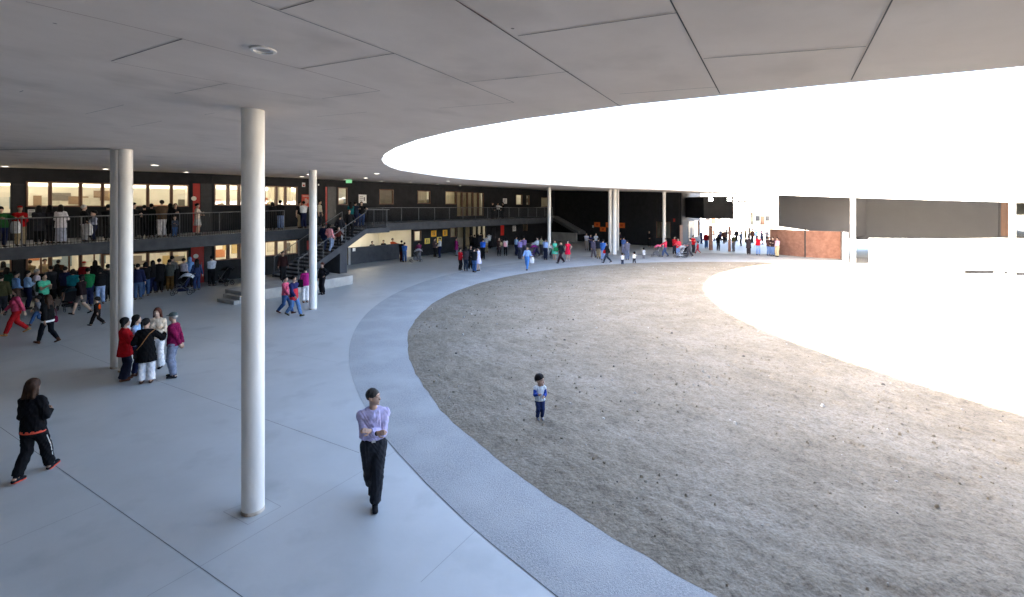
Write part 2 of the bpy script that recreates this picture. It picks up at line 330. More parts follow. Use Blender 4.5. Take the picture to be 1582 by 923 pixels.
# ------------------------------------------------------------------ facades
class Facade:
    def __init__(s, O, E, ztop):
        s.O = Vector((*O, 0)); s.E = Vector((*E, 0)); s.L = (s.E - s.O).length; s.d = (s.E - s.O).normalized(); s.n = Vector((s.d.y, -s.d.x, 0)); s.zt = ztop
    def s_(s, px):
        t = (px - 791) / F; return (t * s.O.y - s.O.x) / (s.d.x - t * s.d.y)
    def z_(s, px, py): Z = s.O.y + s.s_(px) * s.d.y; return CH - (py - HY) * Z / F
    def P(s, a, z, off=0): q = s.O + s.d * a + s.n * off; return Vector((q.x, q.y, z))
    def top(s, a): return s.zt[0] + (s.zt[1] - s.zt[0]) * a / s.L
    def rect(s, x0, x1, y0, y1, xm=None):      # pixel rectangle -> (s0,s1,z0,z1) on the plane
        xm = (x0 + x1) / 2 if xm is None else xm
        return (s.s_(x0), s.s_(x1), s.z_(xm, y1), s.z_(xm, y0))
    def box(s, mb, r, o0, o1, mi=0):
        a, b, z0, z1 = r
        mb.hexa([s.P(a, z0, o0), s.P(b, z0, o0), s.P(b, z0, o1), s.P(a, z0, o1)][::-1], [s.P(a, z1, o0), s.P(b, z1, o0), s.P(b, z1, o1), s.P(a, z1, o1)][::-1], mi); return mb
    def wall(s, mb, holes, th=.22, a0=0, a1=None):
        a1 = s.L if a1 is None else a1
        S_ = sorted({a0, a1, *[h[0] for h in holes], *[h[1] for h in holes]}); Z_ = sorted({-.1, *[h[2] for h in holes], *[h[3] for h in holes]}) + ['t']
        zz = lambda z, a: s.top(a) if z == 't' else z
        for p, q in zip(S_, S_[1:]):
            for u, v in zip(Z_, Z_[1:]):
                c = (p + q) / 2; m = (zz(u, c) + zz(v, c)) / 2
                if any(h[0] < c < h[1] and h[2] < m < h[3] for h in holes): continue
                mb.quad(s.P(p, zz(u, p)), s.P(q, zz(u, q)), s.P(q, zz(v, q)), s.P(p, zz(v, p)))
                mb.quad(s.P(q, zz(u, q), -th), s.P(p, zz(u, p), -th), s.P(p, zz(v, p), -th), s.P(q, zz(v, q), -th))
        for a, b, u, v in holes:
            for (p, q) in (((a, u), (b, u)), ((b, u), (b, v)), ((b, v), (a, v)), ((a, v), (a, u))):
                mb.quad(s.P(p[0], p[1], 0), s.P(p[0], p[1], -th), s.P(q[0], q[1], -th), s.P(q[0], q[1], 0))
        return mb
J = (-17.9, 29.0); C1 = (5.85, 65.45); C2 = (18.3, 52.5)
F1 = Facade((-40, 11.35), J, (6.45, 6.6)); F2 = Facade(J, C1, (6.6, 6.85)); F3 = Facade(C1, C2, (6.8, 6.1)); F4 = Facade(C2, (24.2, 62.3), (6.1, 6.3))
def window(f, r, parent, bars=(), fr=.05, glassm=None, wood=None, depth=.07, rec=.04):
    """framed window in a hole: window(frame) > pane"""
    a, b, u, v = r; mb = MB()
    for q in ((a, a + fr, u, v), (b - fr, b, u, v), (a + fr, b - fr, u, u + fr), (a + fr, b - fr, v - fr, v)): f.box(mb, q, -rec - depth, -rec + .05)
    for x in bars: f.box(mb, (a + (b - a) * x - fr / 2, a + (b - a) * x + fr / 2, u + fr, v - fr), -rec - depth, -rec + .045)
    o = mb.build("window", wood or M_wood, parent); p = MB(); o_ = -rec - .035; p.quad(f.P(a + fr * .5, u + fr * .5, o_), f.P(b - fr * .5, u + fr * .5, o_), f.P(b - fr * .5, v - fr * .5, o_), f.P(a + fr * .5, v - fr * .5, o_)); p.build("pane", glassm or M_glass, o); return o
def room(f, a, b, z0, z1, depth, parent, curtain=True, tubes=True, k=3, cler=None):
    mb = MB(); d0 = -.24
    q = lambda s, z, o: f.P(s, z, o)
    for u, v in (((z0, z1),) if not cler else ((z0, cler[0]), (cler[1], z1))): mb.quad(q(a, u, -depth), q(b, u, -depth), q(b, v, -depth), q(a, v, -depth))  # added gap in the back wall lets sky and sun brighten the room
    mb.quad(q(a, z0, d0), q(b, z0, d0), q(b, z0, -depth), q(a, z0, -depth)); mb.quad(q(a, z1, d0), q(a, z1, -depth), q(b, z1, -depth), q(b, z1, d0))
    mb.quad(q(a, z0, d0), q(a, z0, -depth), q(a, z1, -depth), q(a, z1, d0)); mb.quad(q(b, z0, d0), q(b, z1, d0), q(b, z1, -depth), q(b, z0, -depth))
    o = mb.build("room_interior", M_cream, parent)
    if tubes:
        for i in range(k):
            c = a + (b - a) * (i + .5) / k; t = MB(); f.box(t, (c - .7, c + .7, z1 - .10, z1 - .04), -depth * .55 - .06, -depth * .55 + .06); t.build("ceiling_lamp", M_tube, parent)
    return o
def curtain(f, r, off, parent):
    a, b, u, v = r; n = max(6, int((b - a) / .07)); mb = MB()
    for i in range(n):
        s0, s1 = a + (b - a) * i / n, a + (b - a) * (i + 1) / n; o0, o1 = off + .03 * math.sin(i * 1.9) , off + .03 * math.sin((i + 1) * 1.9)
        mb.quad(f.P(s0, u, o0), f.P(s1, u, o1), f.P(s1, v, o1), f.P(s0, v, o0))
    return mb.build("curtain", M_curt, parent, smooth=True)

wing = empty("classroom_building", (J[0], J[1], 0), label="long anthracite two-storey school wing with a balcony, timber framed windows and red doors", cat="building")
bpy.context.view_layer.update(); WI = wing.matrix_world.inverted()
PARTS_BEFORE = set(COL.objects)
W = None        # parts are first built in world space and then hung under the wing
# upper windows: pixel groups (x0,x1 of every pane; y0,y1 shared)
F1u = [(-60, 18, 281, 331), (-130, -70, 281, 322)] ; A_y = (283, 320)
F1u += [(x0, x1, *A_y) for x0, x1 in ((40, 77), (77.6, 124), (124.6, 158), (158.6, 190), (190.6, 228), (228.6, 264.5), (265, 292))]
F2u = [(x0, x1, 286.5, 318) for x0, x1 in ((331, 352.5), (353, 369.5), (370, 390), (390.5, 408), (408.5, 427), (427.5, 441), (441.5, 460))]
F2s = [(522, 537, 290, 317), (586, 608, 293, 316), (645, 665, 295, 315), (688, 705, 296, 316), (797, 807, 301, 317), (813, 818, 302, 317), (836, 852, 305, 320)]
F2g = [(706 + 8.4 * i, 713.9 + 8.4 * i, 297.5, 334) for i in range(5)]
F1l = [(-60, 18, 400, 422), (-130, -70, 402, 424)] + [(x0, x1, 393.5, 421) for x0, x1 in ((40, 77), (77.6, 124), (124.6, 158))] + [(x0, x1, 390, 414) for x0, x1 in ((158.6, 190), (190.6, 228), (228.6, 264.5), (265, 291))]
F2l = [(x0, x1, 374.5, 398) for x0, x1 in ((331, 352.5), (353, 369.5), (370, 390), (390.5, 408), (408.5, 427), (427.5, 441), (441.5, 460))]
F2ls = [(640, 651, 357, 372.5), (696, 705.5, 352, 366.5), (808, 815, 345, 357)]
F2lg = [(706.5, 718, 349, 387), (718.6, 728, 349, 386), (730, 737.5, 347, 385), (738, 745, 347, 384), (745.6, 752, 347, 383)]
def rects(f, L, xm=None): return [f.rect(*q, xm=xm) for q in L]
R1u = rects(F1, F1u[:2]) + rects(F1, F1u[2:], 170); R2u = rects(F2, F2u, 395); R2s = rects(F2, F2s); R2g = rects(F2, F2g, 727)
R1l = rects(F1, F1l[:2]) + rects(F1, F1l[2:5], 100) + rects(F1, F1l[5:], 225); R2l = rects(F2, F2l, 395); R2ls = rects(F2, F2ls); R2lg = [(*q[:2], .05, 2.55) for q in rects(F2, F2lg)]
kio = (F2.s_(534), F2.s_(638), -.05, 2.6)
h1 = R1u + R1l; h2 = R2u + R2s + R2g + R2l + R2ls + R2lg + [kio]
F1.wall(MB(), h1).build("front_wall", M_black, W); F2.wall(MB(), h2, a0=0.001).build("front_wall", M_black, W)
for r in R1u[2:] + R2u + R2s: window(F2 if r in R2u + R2s else F1, r, W, fr=.07)
for r in R1u[:2]: window(F1, r, W, fr=.05, wood=M_metal)
for r in R1l: window(F1, r, W, fr=.07, bars=(.62,) if r in R1l[2:5] else (), glassm=M_glass2)
for r in R2l: window(F2, r, W, fr=.07, glassm=M_glass2)
for r in R2g: window(F2, r, W, fr=.05)
for r in R2ls: window(F2, r, W, fr=.06)
for r in R2lg: window(F2, r, W, fr=.05, wood=M_metal)
zs1, zs2 = 2.8, 3.2
room(F1, 2, F1.L - .3, 2.95, 6.35, 4.2, W, k=9, cler=(5.62, 6.2)); room(F2, .3, F2.s_(505), 3.1, 6.45, 4.2, W, k=4, cler=(5.66, 6.2)); room(F2, F2.s_(512), F2.L - .05, 3.25, 6.5, 3.0, W, k=4)
room(F1, 2, F1.L - .3, 0.02, 2.75, 4.2, W, k=9); room(F2, .3, F2.s_(500), .02, 2.8, 4.2, W, k=4); room(F2, F2.s_(639.5), F2.s_(700), .02, 2.8, 3.0, W, k=2); room(F2, F2.s_(701), F2.L - .4, .02, 2.8, 4.0, W, k=1)
for f, L, o in ((F2, R2u[5:7], -.9), (F2, R2g, -.5), (F2, R2s[2:4], -.5)):
    for r in L: curtain(f, (r[0] - .1, r[1] + .1, r[2] - .3, r[3] + .2), o, W)
for r in R2lg[:2]: q = (r[0] - .1, r[1] + .1, 1.35, 2.7); curtain(F2, q, -.35, W)
rr = random.Random(3); BC = [(.50, .20, .09), (.55, .42, .2), (.22, .28, .32), (.6, .6, .56), (.3, .2, .13), (.7, .68, .62), (.62, .58, .5), (.2, .18, .16)]
for f, a, b, z0, z1, dp, n in ((F1, F1.s_(-60), F1.L - .6, 3.9, 5.5, 4.2, 20), (F1, F1.s_(-60), F1.L - .6, .8, 2.4, 4.2, 26), (F2, 1, F2.s_(500), 4.0, 5.5, 4.2, 12), (F2, 1, F2.s_(500), .9, 2.4, 4.2, 12), (F2, F2.s_(520), F2.L - 1, 4.0, 5.9, 3.0, 16)):
    for i in range(n):
        c = a + (b - a) * (i + rr.random() * .8) / n; w2 = rr.uniform(.15, .45); h2_ = rr.uniform(.25, .75); z = rr.uniform(z0, z1 - h2_); k = rr.randrange(len(BC)); m = MB(); f.box(m, (c - w2, c + w2, z, z + h2_), -dp + .01 + .004 * (i % 5), -dp + .05 + .004 * (i % 5)); m.build("wall_poster" if h2_ < .55 else "cupboard", surf("interior_%d" % k, tuple(v * .85 for v in BC[k]), BC[k], scale=5), W)
# kiosk recess: cream walls, counter wall, floor
mb = MB(); a, b = kio[0], kio[1]; D = -4.4; q = F2.P
mb.quad(q(a, 0, D), q(b, 0, D), q(b, 2.6, D), q(a, 2.6, D)); mb.quad(q(a, 0, -.22), q(a, 0, D), q(a, 2.6, D), q(a, 2.6, -.22)); mb.quad(q(b, 0, -.22), q(b, 2.6, -.22), q(b, 2.6, D), q(b, 0, D)); mb.quad(q(a, 2.6, -.22), q(a, 2.6, D), q(b, 2.6, D), q(b, 2.6, -.22))
mb.build("kiosk_recess", M_cream, W)
t = MB(); F2.box(t, ((a + b) / 2 - 1.6, (a + b) / 2 + 1.6, 2.5, 2.56), -2.5, -2.3); t.build("ceiling_lamp", M_tube, W)
t = MB(); F2.box(t, (F2.s_(541), F2.s_(617), 0, 1.3), -.2, .03); t.build("kiosk_counter_wall", M_slab, W)
t = MB(); F2.box(t, (F2.s_(537.5), F2.s_(540.8), 0, 1.33), -.3, .06); t.build("counter_end_post", M_conc, W)
# doors, and flush black panels that imitate the darkness of open recesses
def door(f, x0, x1, ytop, zb, m, name="door", off=.035, port=None):
    r = (f.s_(x0), f.s_(x1), zb, f.z_((x0 + x1) / 2, ytop)); t = MB(); f.box(t, r, .004, off); o = t.build(name, m, W)
    if port:
        c = f.s_(port[0]); z = f.z_(*port); d = MB(); n = 20; rad = .13
        fr_ = [f.P(c + rad * math.cos(2 * math.pi * i / n), z + rad * math.sin(2 * math.pi * i / n), off + .004) for i in range(n)]
        bk = [p - f.n * .02 for p in fr_]; d.hexa(bk, fr_); d.build("porthole", M_cream, o)
    h = MB(); h.tube([f.P(r[1] - .12, zb + .95, off + .04), f.P(r[1] - .12, zb + 1.2, off + .04)], .015); h.build("handle", M_rail, o); return o
door(F1, 298, 309, 284, 2.9, M_red, port=(299.5, 307)); door(F1, 310, 327, 284, 2.9, M_metal)  # black panel paints the dark of the recess beside the red leaf
door(F1, 295, 315, 382, 0.0, M_red, port=(302.5, 396)); door(F1, 316, 327, 382, 0.0, M_metal)  # same below: black panel stands for the unlit recess
door(F2, 502.5, 505, 289, 3.05, M_red); door(F2, 505.5, 519, 289, 3.05, M_metal); door(F2, 760, 766, 352, 0, M_metal); door(F2, 474, 485, 372, .5, M_red)  # black panel next to the narrow red edge paints a dark recess
door(F1, 19, 38, 284, 2.85, M_metal); door(F1, 20, 36, 402, 0, M_metal)
# balcony slab
EDGE = [(-34.0, 4.8, 2.62), (-20.5, 19.4, 2.82), (-16.0, 25.0, 2.99), (-9.2, 36.0, 3.23), (4.86, 57.6, 3.2)]
def wallpt(p, f): v = Vector((p[0], p[1], 0)) - f.O; return f.P(min(max(v.dot(f.d), -2), f.L), 0, .002)
WP = [wallpt(EDGE[0], F1), wallpt(EDGE[1], F1), F2.P(0.0, 0, .004), wallpt(EDGE[3], F2), wallpt(EDGE[4], F2)]
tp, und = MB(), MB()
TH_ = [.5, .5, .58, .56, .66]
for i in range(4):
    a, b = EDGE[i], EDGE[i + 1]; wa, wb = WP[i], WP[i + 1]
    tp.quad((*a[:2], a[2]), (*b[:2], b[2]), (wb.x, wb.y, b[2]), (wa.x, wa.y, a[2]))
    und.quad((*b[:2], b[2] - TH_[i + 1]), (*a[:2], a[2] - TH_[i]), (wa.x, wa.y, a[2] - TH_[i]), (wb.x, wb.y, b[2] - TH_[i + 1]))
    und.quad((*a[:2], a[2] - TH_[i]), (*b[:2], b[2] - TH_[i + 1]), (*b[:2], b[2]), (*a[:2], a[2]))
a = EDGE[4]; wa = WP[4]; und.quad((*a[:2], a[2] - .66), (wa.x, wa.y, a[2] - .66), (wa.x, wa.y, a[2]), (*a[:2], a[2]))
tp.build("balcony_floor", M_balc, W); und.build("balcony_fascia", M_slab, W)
def slab_z(x, y):
    best = None
    for a, b in zip(EDGE, EDGE[1:]):
        ax = Vector(a[:2]); d = Vector(b[:2]) - ax; t = min(1, max(0, (Vector((x, y)) - ax).dot(d) / d.length_squared)); q = (ax + d * t - Vector((x, y))).length
        if best is None or q < best[0]: best = (q, a[2] + (b[2] - a[2]) * t)
    return best[1]
def balc(px, back):
    """point on the balcony seen in column px, `back` metres behind the rail"""
    t = (px - 791) / F
    for a, b in list(zip(EDGE, EDGE[1:])):
        ax = Vector(a[:2]); d = (Vector(b[:2]) - ax); n = Vector((-d.y, d.x)).normalized(); ax = ax + n * back; bx = ax + d
        den = d.x - t * d.y; u = (t * ax.y - ax.x) / den
        if -.06 <= u <= 1.06: p = ax + d * u; return (p.x, p.y, slab_z(p.x, p.y))
    raise ValueError(px)
def run(pts, n):
    """resample a 3D polyline"""
    P = [Vector(p) for p in pts]; L = [0]
    for a, b in zip(P, P[1:]): L.append(L[-1] + (b - a).length)
    out = []
    for i in range(n + 1):
        d = L[-1] * i / n; k = max(j for j in range(len(P)) if L[j] <= d + 1e-6); k = min(k, len(P) - 2); out.append(P[k].lerp(P[k + 1], (d - L[k]) / (L[k + 1] - L[k])))
    return out, L[-1]
def railing(pts, label, h=1.17, bay=1.9, foot=.06, gap=.115, flat=True, r=.009):
    P = [Vector(p) for p in pts]; up = Vector((0, 0, 1))
    e = empty("balcony_railing" if flat else "stair_railing", tuple(P[0]), label=label, cat="railing", group="black steel bar railings"); o0 = P[0]
    rel = [p - o0 for p in P]
    MB().tube([p + up * h for p in rel], .024, 8).build("top_rail", M_rail, e); MB().tube([p + up * foot for p in rel], .014, 6).build("bottom_rail", M_metal, e)
    _, L = run(rel, 1); nb = max(1, round(L / bay)); Q, _ = run(rel, nb)
    for i, p in enumerate(Q): m = MB(); m.box(p.x - .025, p.x + .025, p.y - .012, p.y + .012, p.z - .08, p.z + h); m.build("post", M_rail, e)
    for a, b in zip(Q, Q[1:]):
        n = max(2, round((b - a).length / gap)); m = MB()
        for i in range(1, n): p = a.lerp(b, i / n); m.box(p.x - r, p.x + r, p.y - r * .7, p.y + r * .7, p.z - .06 if flat else p.z + foot, p.z + h)
        m.build("bar_panel", M_metal, e)
    return e
lift = lambda p, off=.05: (p[0], p[1], p[2])
# landing and main stair
O2 = Vector((-12.5, 37.3, 0)); d2 = F2.d; n2 = F2.n
SO = (O2 - F2.O).dot(d2)
def S2(s, off, z=0): q = O2 + d2 * s + n2 * off; return Vector((q.x, q.y, z))
LZ = 3.12; LA, LB = -4.1, -2.2; O_IN, O_OUT = 3.55, 6.8
mb = MB(); mb.hexa([S2(LA, 3.3, LZ - .32), S2(LB, 3.3, LZ - .32), S2(LB, O_OUT, LZ - .32), S2(LA, O_OUT, LZ - .32)][::-1], [S2(LA, 3.3, LZ), S2(LB, 3.3, LZ), S2(LB, O_OUT, LZ), S2(LA, O_OUT, LZ)][::-1])
NP = [o for o in COL.objects if o not in PARTS_BEFORE]
for o in NP:
    if o.parent is None: under(o, wing)
stair = empty("main_staircase", tuple(S2(-8.6, 5.7)), label="dark steel and concrete staircase rising from the low plinth to the balcony landing", cat="staircase")
def U(o, p=stair): return under(o, p)
U(mb.build("landing", M_slab))
NSTEP = 16; Z0 = .5; SB = -8.7
tr, rs = MB(), MB()
for i in range(NSTEP):
    s0 = SB + (LA - SB) * i / NSTEP; s1 = SB + (LA - SB) * (i + 1) / NSTEP; z = Z0 + (LZ - Z0) * (i + 1) / (NSTEP + .0)
    zt = z if i < NSTEP - 1 else LZ - .004
    tr.hexa([S2(s0 - .02, 4.5, zt - .05), S2(s1, 4.5, zt - .05), S2(s1, 6.72, zt - .05), S2(s0 - .02, 6.72, zt - .05)][::-1], [S2(s0 - .02, 4.5, zt), S2(s1, 4.5, zt), S2(s1, 6.72, zt), S2(s0 - .02, 6.72, zt)][::-1])
    rs.quad(S2(s0, 4.52, zt - .21), S2(s0, 6.70, zt - .21), S2(s0, 6.70, zt - .05), S2(s0, 4.52, zt - .05))
U(tr.build("treads", M_balc)); U(rs.build("risers", M_metal))
for off in (4.44, 6.74):
    m = MB(); m.hexa([S2(SB - .1, off, Z0), S2(SB + .35, off, Z0), S2(LA, off, LZ - .32), S2(LA, off, LZ - .31), S2(LA, off, LZ + .02), S2(SB - .1, off, Z0 + .2)], [p + n2 * .06 for p in (S2(SB - .1, off, Z0), S2(SB + .35, off, Z0), S2(LA, off, LZ - .32), S2(LA, off, LZ - .31), S2(LA, off, LZ + .02), S2(SB - .1, off, Z0 + .2))])
    U(m.build("stringer", M_slab))
m = MB(); m.hexa([S2(-5.9, 4.6, Z0), S2(-5.4, 4.6, Z0), S2(-5.4, 6.6, Z0), S2(-5.9, 6.6, Z0)][::-1], [S2(-5.9, 4.6, 1.75), S2(-5.4, 4.6, 2.0), S2(-5.4, 6.6, 2.0), S2(-5.9, 6.6, 1.75)][::-1]); U(m.build("support_pier", M_slab))
railing([S2(SB, 6.77, Z0 + .12), S2(LA, 6.77, LZ + .02)], "sloping bar railing on the near side of the main stair", flat=False, bay=1.5, h=1.0)
railing([S2(SB, 4.47, Z0 + .12), S2(LA, 4.47, LZ + .02)], "sloping bar railing on the far wall side of the main stair", flat=False, bay=1.5, h=1.0)
railing([S2(LA, 6.77, LZ), S2(LB, 6.77, LZ), S2(LB, 3.6, LZ)], "bar railing wrapping the projecting landing at the stair head", bay=1.6)
e0 = [Vector(p) for p in EDGE]
j1 = S2(-4.25, 3.5, 3.13); j2 = S2(-2.1, 3.5, 3.2)
inn = Vector((F2.n.x, F2.n.y, 0)) * -.06; inn1 = Vector((F1.n.x, F1.n.y, 0)) * -.06
a = e0[0] + inn1; b = e0[1] + inn1; c = e0[2] + inn
k = b.lerp(c, .0)
railing([a, b, c, e0[2].lerp(e0[3], .36) + inn], "long bar railing along the left balcony in front of the waiting parents")
railing([e0[2].lerp(e0[3], .82) + inn, e0[3] + inn, e0[4] + inn], "long bar railing of the far balcony beyond the stair landing")
# plinth under the stair
PL = [Vector((-12.4, 22.6, 0)), Vector((-9.2, 28.1, 0))]; pb = (PL[1] - PL[0]).normalized(); pn = Vector((-pb.y, pb.x, 0))
e = empty("concrete_plinth", tuple(PL[0]), label="low pale concrete plinth with corner steps at the foot of the main stair", cat="plinth")
m = MB(); Q = [V3 for V3 in (Vector((0, 0, 0)), PL[1] - PL[0], PL[1] - PL[0] + pn * 4.4, pb * 2.4 + pn * 4.4, pb * 1.2 + pn * 1.9, pn * 1.7)]; m.hexa(Q, [p + Vector((0, 0, .5)) for p in Q]); m.build("block", M_conc, e, bevel=.015)
for i in range(2):
    z = .333 - .167 * i; w_ = .27 * (i + 1); Q = [-pb * w_ + pn * .02, -pb * (.27 * i + .003) + pn * .02, -pb * (.27 * i + .003) + pn * 1.4, -pb * w_ + pn * 1.4]
    m = MB(); m.hexa(Q, [p + Vector((0, 0, z)) for p in Q]); m.build("step", M_conc, e, bevel=.012)

# far block: wall with the second stair
fb = empty("gable_block", (C1[0], C1[1], 0), label="tall plain black wall block behind the far columns with orange notices on it", cat="building")
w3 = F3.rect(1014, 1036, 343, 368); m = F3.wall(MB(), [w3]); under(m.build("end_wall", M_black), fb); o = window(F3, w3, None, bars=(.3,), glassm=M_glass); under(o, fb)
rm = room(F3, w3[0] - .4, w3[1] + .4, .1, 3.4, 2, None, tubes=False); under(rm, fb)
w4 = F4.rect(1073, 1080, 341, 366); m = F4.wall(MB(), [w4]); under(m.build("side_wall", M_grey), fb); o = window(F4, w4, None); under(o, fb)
for x0, x1, yt, mm, nm in ((1050, 1054, 348, M_steel, "timber_post_panel"), (1063, 1071.5, 342, M_metal, "door")):
    t = MB(); F4.box(t, (F4.s_(x0), F4.s_(x1), 0, F4.z_((x0 + x1) / 2, yt)), .004, .05); under(t.build(nm, mm), fb)
t = MB(); F4.box(t, (F4.s_(1066.3), F4.s_(1068.3), .5, 2.0), .052, .058); under(t.build("door_glass", M_grey), fb)
st2 = empty("concrete_stair", tuple(F3.P(1, 0, .8)), label="straight concrete stair descending along the black end wall behind the far column", cat="staircase")
SA, SBs = F3.s_(861), F3.s_(905); n = 17; m = MB(); sr = MB()
zt0, zt1 = 3.2, 1.25
for i in range(n):
    s0 = SA + (SBs - SA) * i / n; s1 = SA + (SBs - SA) * (i + 1) / n; z = zt0 + (zt1 - zt0) * i / n
    F3.box(m, (s0, s1, z - .40, z), .02, 1.5)
under(m.build("flight", M_grey), st2)
for i in range(n):
    s0 = SA + (SBs - SA) * i / n; z = zt0 + (zt1 - zt0) * i / n; F3.box(sr, (s0, s0 + (SBs - SA) / n * .35, z + .004, z + .012), .02, 1.52)
under(sr.build("step_nosing", M_conc), st2)
t = MB(); F3.box(t, (F3.s_(867), F3.s_(905), 0, 1.15), 1.7, 1.95); tag(t.build("low_wall", M_conc), "low grey concrete wall at the foot of the far stair", "wall")

# ------------------------------------------------------------------ right hand side: gateway, upper boxes
def boxthing(name, a, b, z0, z1, depth, m, label, cat, z1b=None, z0b=None):
    """upright slab from plan point a to b, extruded away from the court"""
    A, B = Vector((*a, 0)), Vector((*b, 0)); d = (B - A).normalized(); nn = Vector((-d.y, d.x, 0)) * depth; z1b = z1 if z1b is None else z1b; z0b = z0 if z0b is None else z0b
    e = empty(name, (A.x, A.y, 0), label=label, cat=cat); m_ = MB()
    Q = [Vector((0, 0, z0)), B - A + Vector((0, 0, z0b)), B - A + nn + Vector((0, 0, z0b)), nn + Vector((0, 0, z0))]; T = [Vector((0, 0, z1)), B - A + Vector((0, 0, z1b)), B - A + nn + Vector((0, 0, z1b)), nn + Vector((0, 0, z1))]
    m_.hexa(Q, T); m_.build("wall_box", m, e); return e
bx = boxthing("gate_lintel_box", (19.75, 50), (22.9, 50.2), 3.23, 5.5, 6, M_black, "black overhead box with two bright floodlights above the gate entrance", "building")
for px in (1097, 1126):
    x = (px - 791) * 50 / F; e = empty("floodlight", (x, 49.9, 5.2), label="bright floodlight on the black gate box, " + ("left one" if px < 1110 else "right one"), cat="floodlight", group="floodlights on the black box")
    MB().box(-.22, .22, -.05, .08, -.14, .14).build("housing", M_rail, e); MB().box(-.2, .2, -.065, -.052, -.12, .12).build("lens", emit("flood_lens", (.95, 1, .9), 4), e)
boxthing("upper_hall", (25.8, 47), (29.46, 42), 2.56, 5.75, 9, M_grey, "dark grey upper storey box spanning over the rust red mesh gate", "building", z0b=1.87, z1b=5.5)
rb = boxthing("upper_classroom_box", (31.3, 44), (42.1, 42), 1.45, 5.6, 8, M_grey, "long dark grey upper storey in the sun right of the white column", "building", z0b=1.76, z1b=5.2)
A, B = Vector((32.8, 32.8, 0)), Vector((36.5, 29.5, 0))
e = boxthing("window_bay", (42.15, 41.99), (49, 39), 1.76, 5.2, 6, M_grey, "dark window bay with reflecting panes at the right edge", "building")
d = (B - A).normalized(); nb = Vector((d.y, -d.x, 0)) * .03
for i, (t0, t1) in enumerate(((.1, .62), (1.0, 1.9), (2.1, 3.0))):
    m = MB(); P0 = Vector((42.15, 41.99, 0)); dd = (Vector((49, 39, 0)) - P0).normalized(); nn = Vector((dd.y, -dd.x, 0)) * -.03; nn = -nn if nn.dot(-P0) < 0 else nn
    m.hexa([dd * t0 + nn * .2 + Vector((0, 0, 1.95)), dd * t1 + nn * .2 + Vector((0, 0, 1.95)), dd * t1 + nn + Vector((0, 0, 1.95)), dd * t0 + nn + Vector((0, 0, 1.95))], [dd * t0 + nn * .2 + Vector((0, 0, 4.9)), dd * t1 + nn * .2 + Vector((0, 0, 4.9)), dd * t1 + nn + Vector((0, 0, 4.9)), dd * t0 + nn + Vector((0, 0, 4.9))])
    o = m.build("window", M_wood if i == 0 else M_glass, e)
# ground floor of the right wing, pale and sunlit
e = boxthing("white_boundary_wall", (27.55, 37.5), (36.5, 28.6), 0, 2.02, .25, surf("white_render", (.70, .69, .66), (.80, .79, .76), scale=1), "white rendered wall glaring in the sun under the long grey storey", "wall", z1b=2.5)
e = empty("sunken_ramp_wall", (*G(1380, 407), 0), label="low white ramp wall with timber coping in the full sun at right", cat="wall")
p0 = Vector((*G(1385, 406), 0)); p1 = Vector((*G(1600, 412), 0)); o0 = Vector(e.location)
dd = (p1 - p0).normalized(); nn = Vector((-dd.y, dd.x, 0))
m = MB(); Q = [p0 - o0, p1 - o0, p1 - o0 + nn * .3, p0 - o0 + nn * .3]; m.hexa(Q, [q + Vector((0, 0, .45)) for q in Q]); m.build("wall", MATS["white_render"], e)
m = MB(); Q = [p0 - o0 - nn * .05, p1 - o0 - nn * .05, p1 - o0 + nn * .35, p0 - o0 + nn * .35]; m.hexa([q + Vector((0, 0, .453)) for q in Q], [q + Vector((0, 0, .53)) for q in Q]); m.build("coping", surf("pale_timber", (.45, .36, .22), (.55, .45, .3), scale=4), e)
e = empty("drain_slot", (*G(1490, 420), 0), label="dark rectangular slot in a low white kerb at right", cat="drain"); o0 = Vector(e.location)
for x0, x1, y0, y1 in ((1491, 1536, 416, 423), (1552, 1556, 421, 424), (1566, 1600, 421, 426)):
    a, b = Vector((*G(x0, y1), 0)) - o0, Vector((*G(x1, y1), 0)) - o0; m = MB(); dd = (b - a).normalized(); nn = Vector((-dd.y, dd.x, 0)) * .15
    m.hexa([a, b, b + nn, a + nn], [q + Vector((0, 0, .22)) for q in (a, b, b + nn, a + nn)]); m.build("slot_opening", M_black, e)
# mesh gate
def gate():
    e = empty("mesh_gate", (24.7, 46.2, 0), label="rust red perforated mesh gate, curved at its left end, below the dark grey hall", cat="gate")
    pts = [Vector((24.55, 46.2, 0)), Vector((24.7, 45.3, 0)), Vector((25.15, 44.2, 0)), Vector((25.9, 42.9, 0)), Vector((26.9, 41.9, 0)), Vector((27.9, 41.2, 0))]
    o0 = Vector(e.location); zt = [2.35, 2.3, 2.3, 2.3, 2.28, 2.28]
    for (i0, i1) in ((0, 3), (3, 5)):
        m = MB(); seg = pts[i0:i1 + 1]; Q, L = run(seg, int(64 * (i1 - i0) / 2))
        for p in Q: m.box(p.x - o0.x - .018, p.x - o0.x + .018, p.y - o0.y - .012, p.y - o0.y + .012, .08, 2.3)
        for k in range(26):
            z = .1 + k * .087; m.tube([Vector((p.x - o0.x, p.y - o0.y, z)) for p in (seg if len(seg) > 2 else Q[::8])], .02, 4)
        m.build("mesh_leaf", M_steel, e)
        m = MB(); m.tube([p - o0 + Vector((0, 0, .05)) for p in seg], .04, 6); m.build("leaf_rail", M_steel, e); MB().tube([p - o0 + Vector((0, 0, 2.32)) for p in seg], .04, 6).build("leaf_rail", M_steel, e)
    p = pts[3] - o0; MB().tube([p, p + Vector((0, 0, 2.55))], .06, 10).build("gate_post", M_metal, e)
gate()
boxthing("pier_wall", (28.05, 41.0), (26.35, 38.0), 0, 2.42, -.25, M_grey, "dark grey pier closing the right end of the mesh gate", "wall")
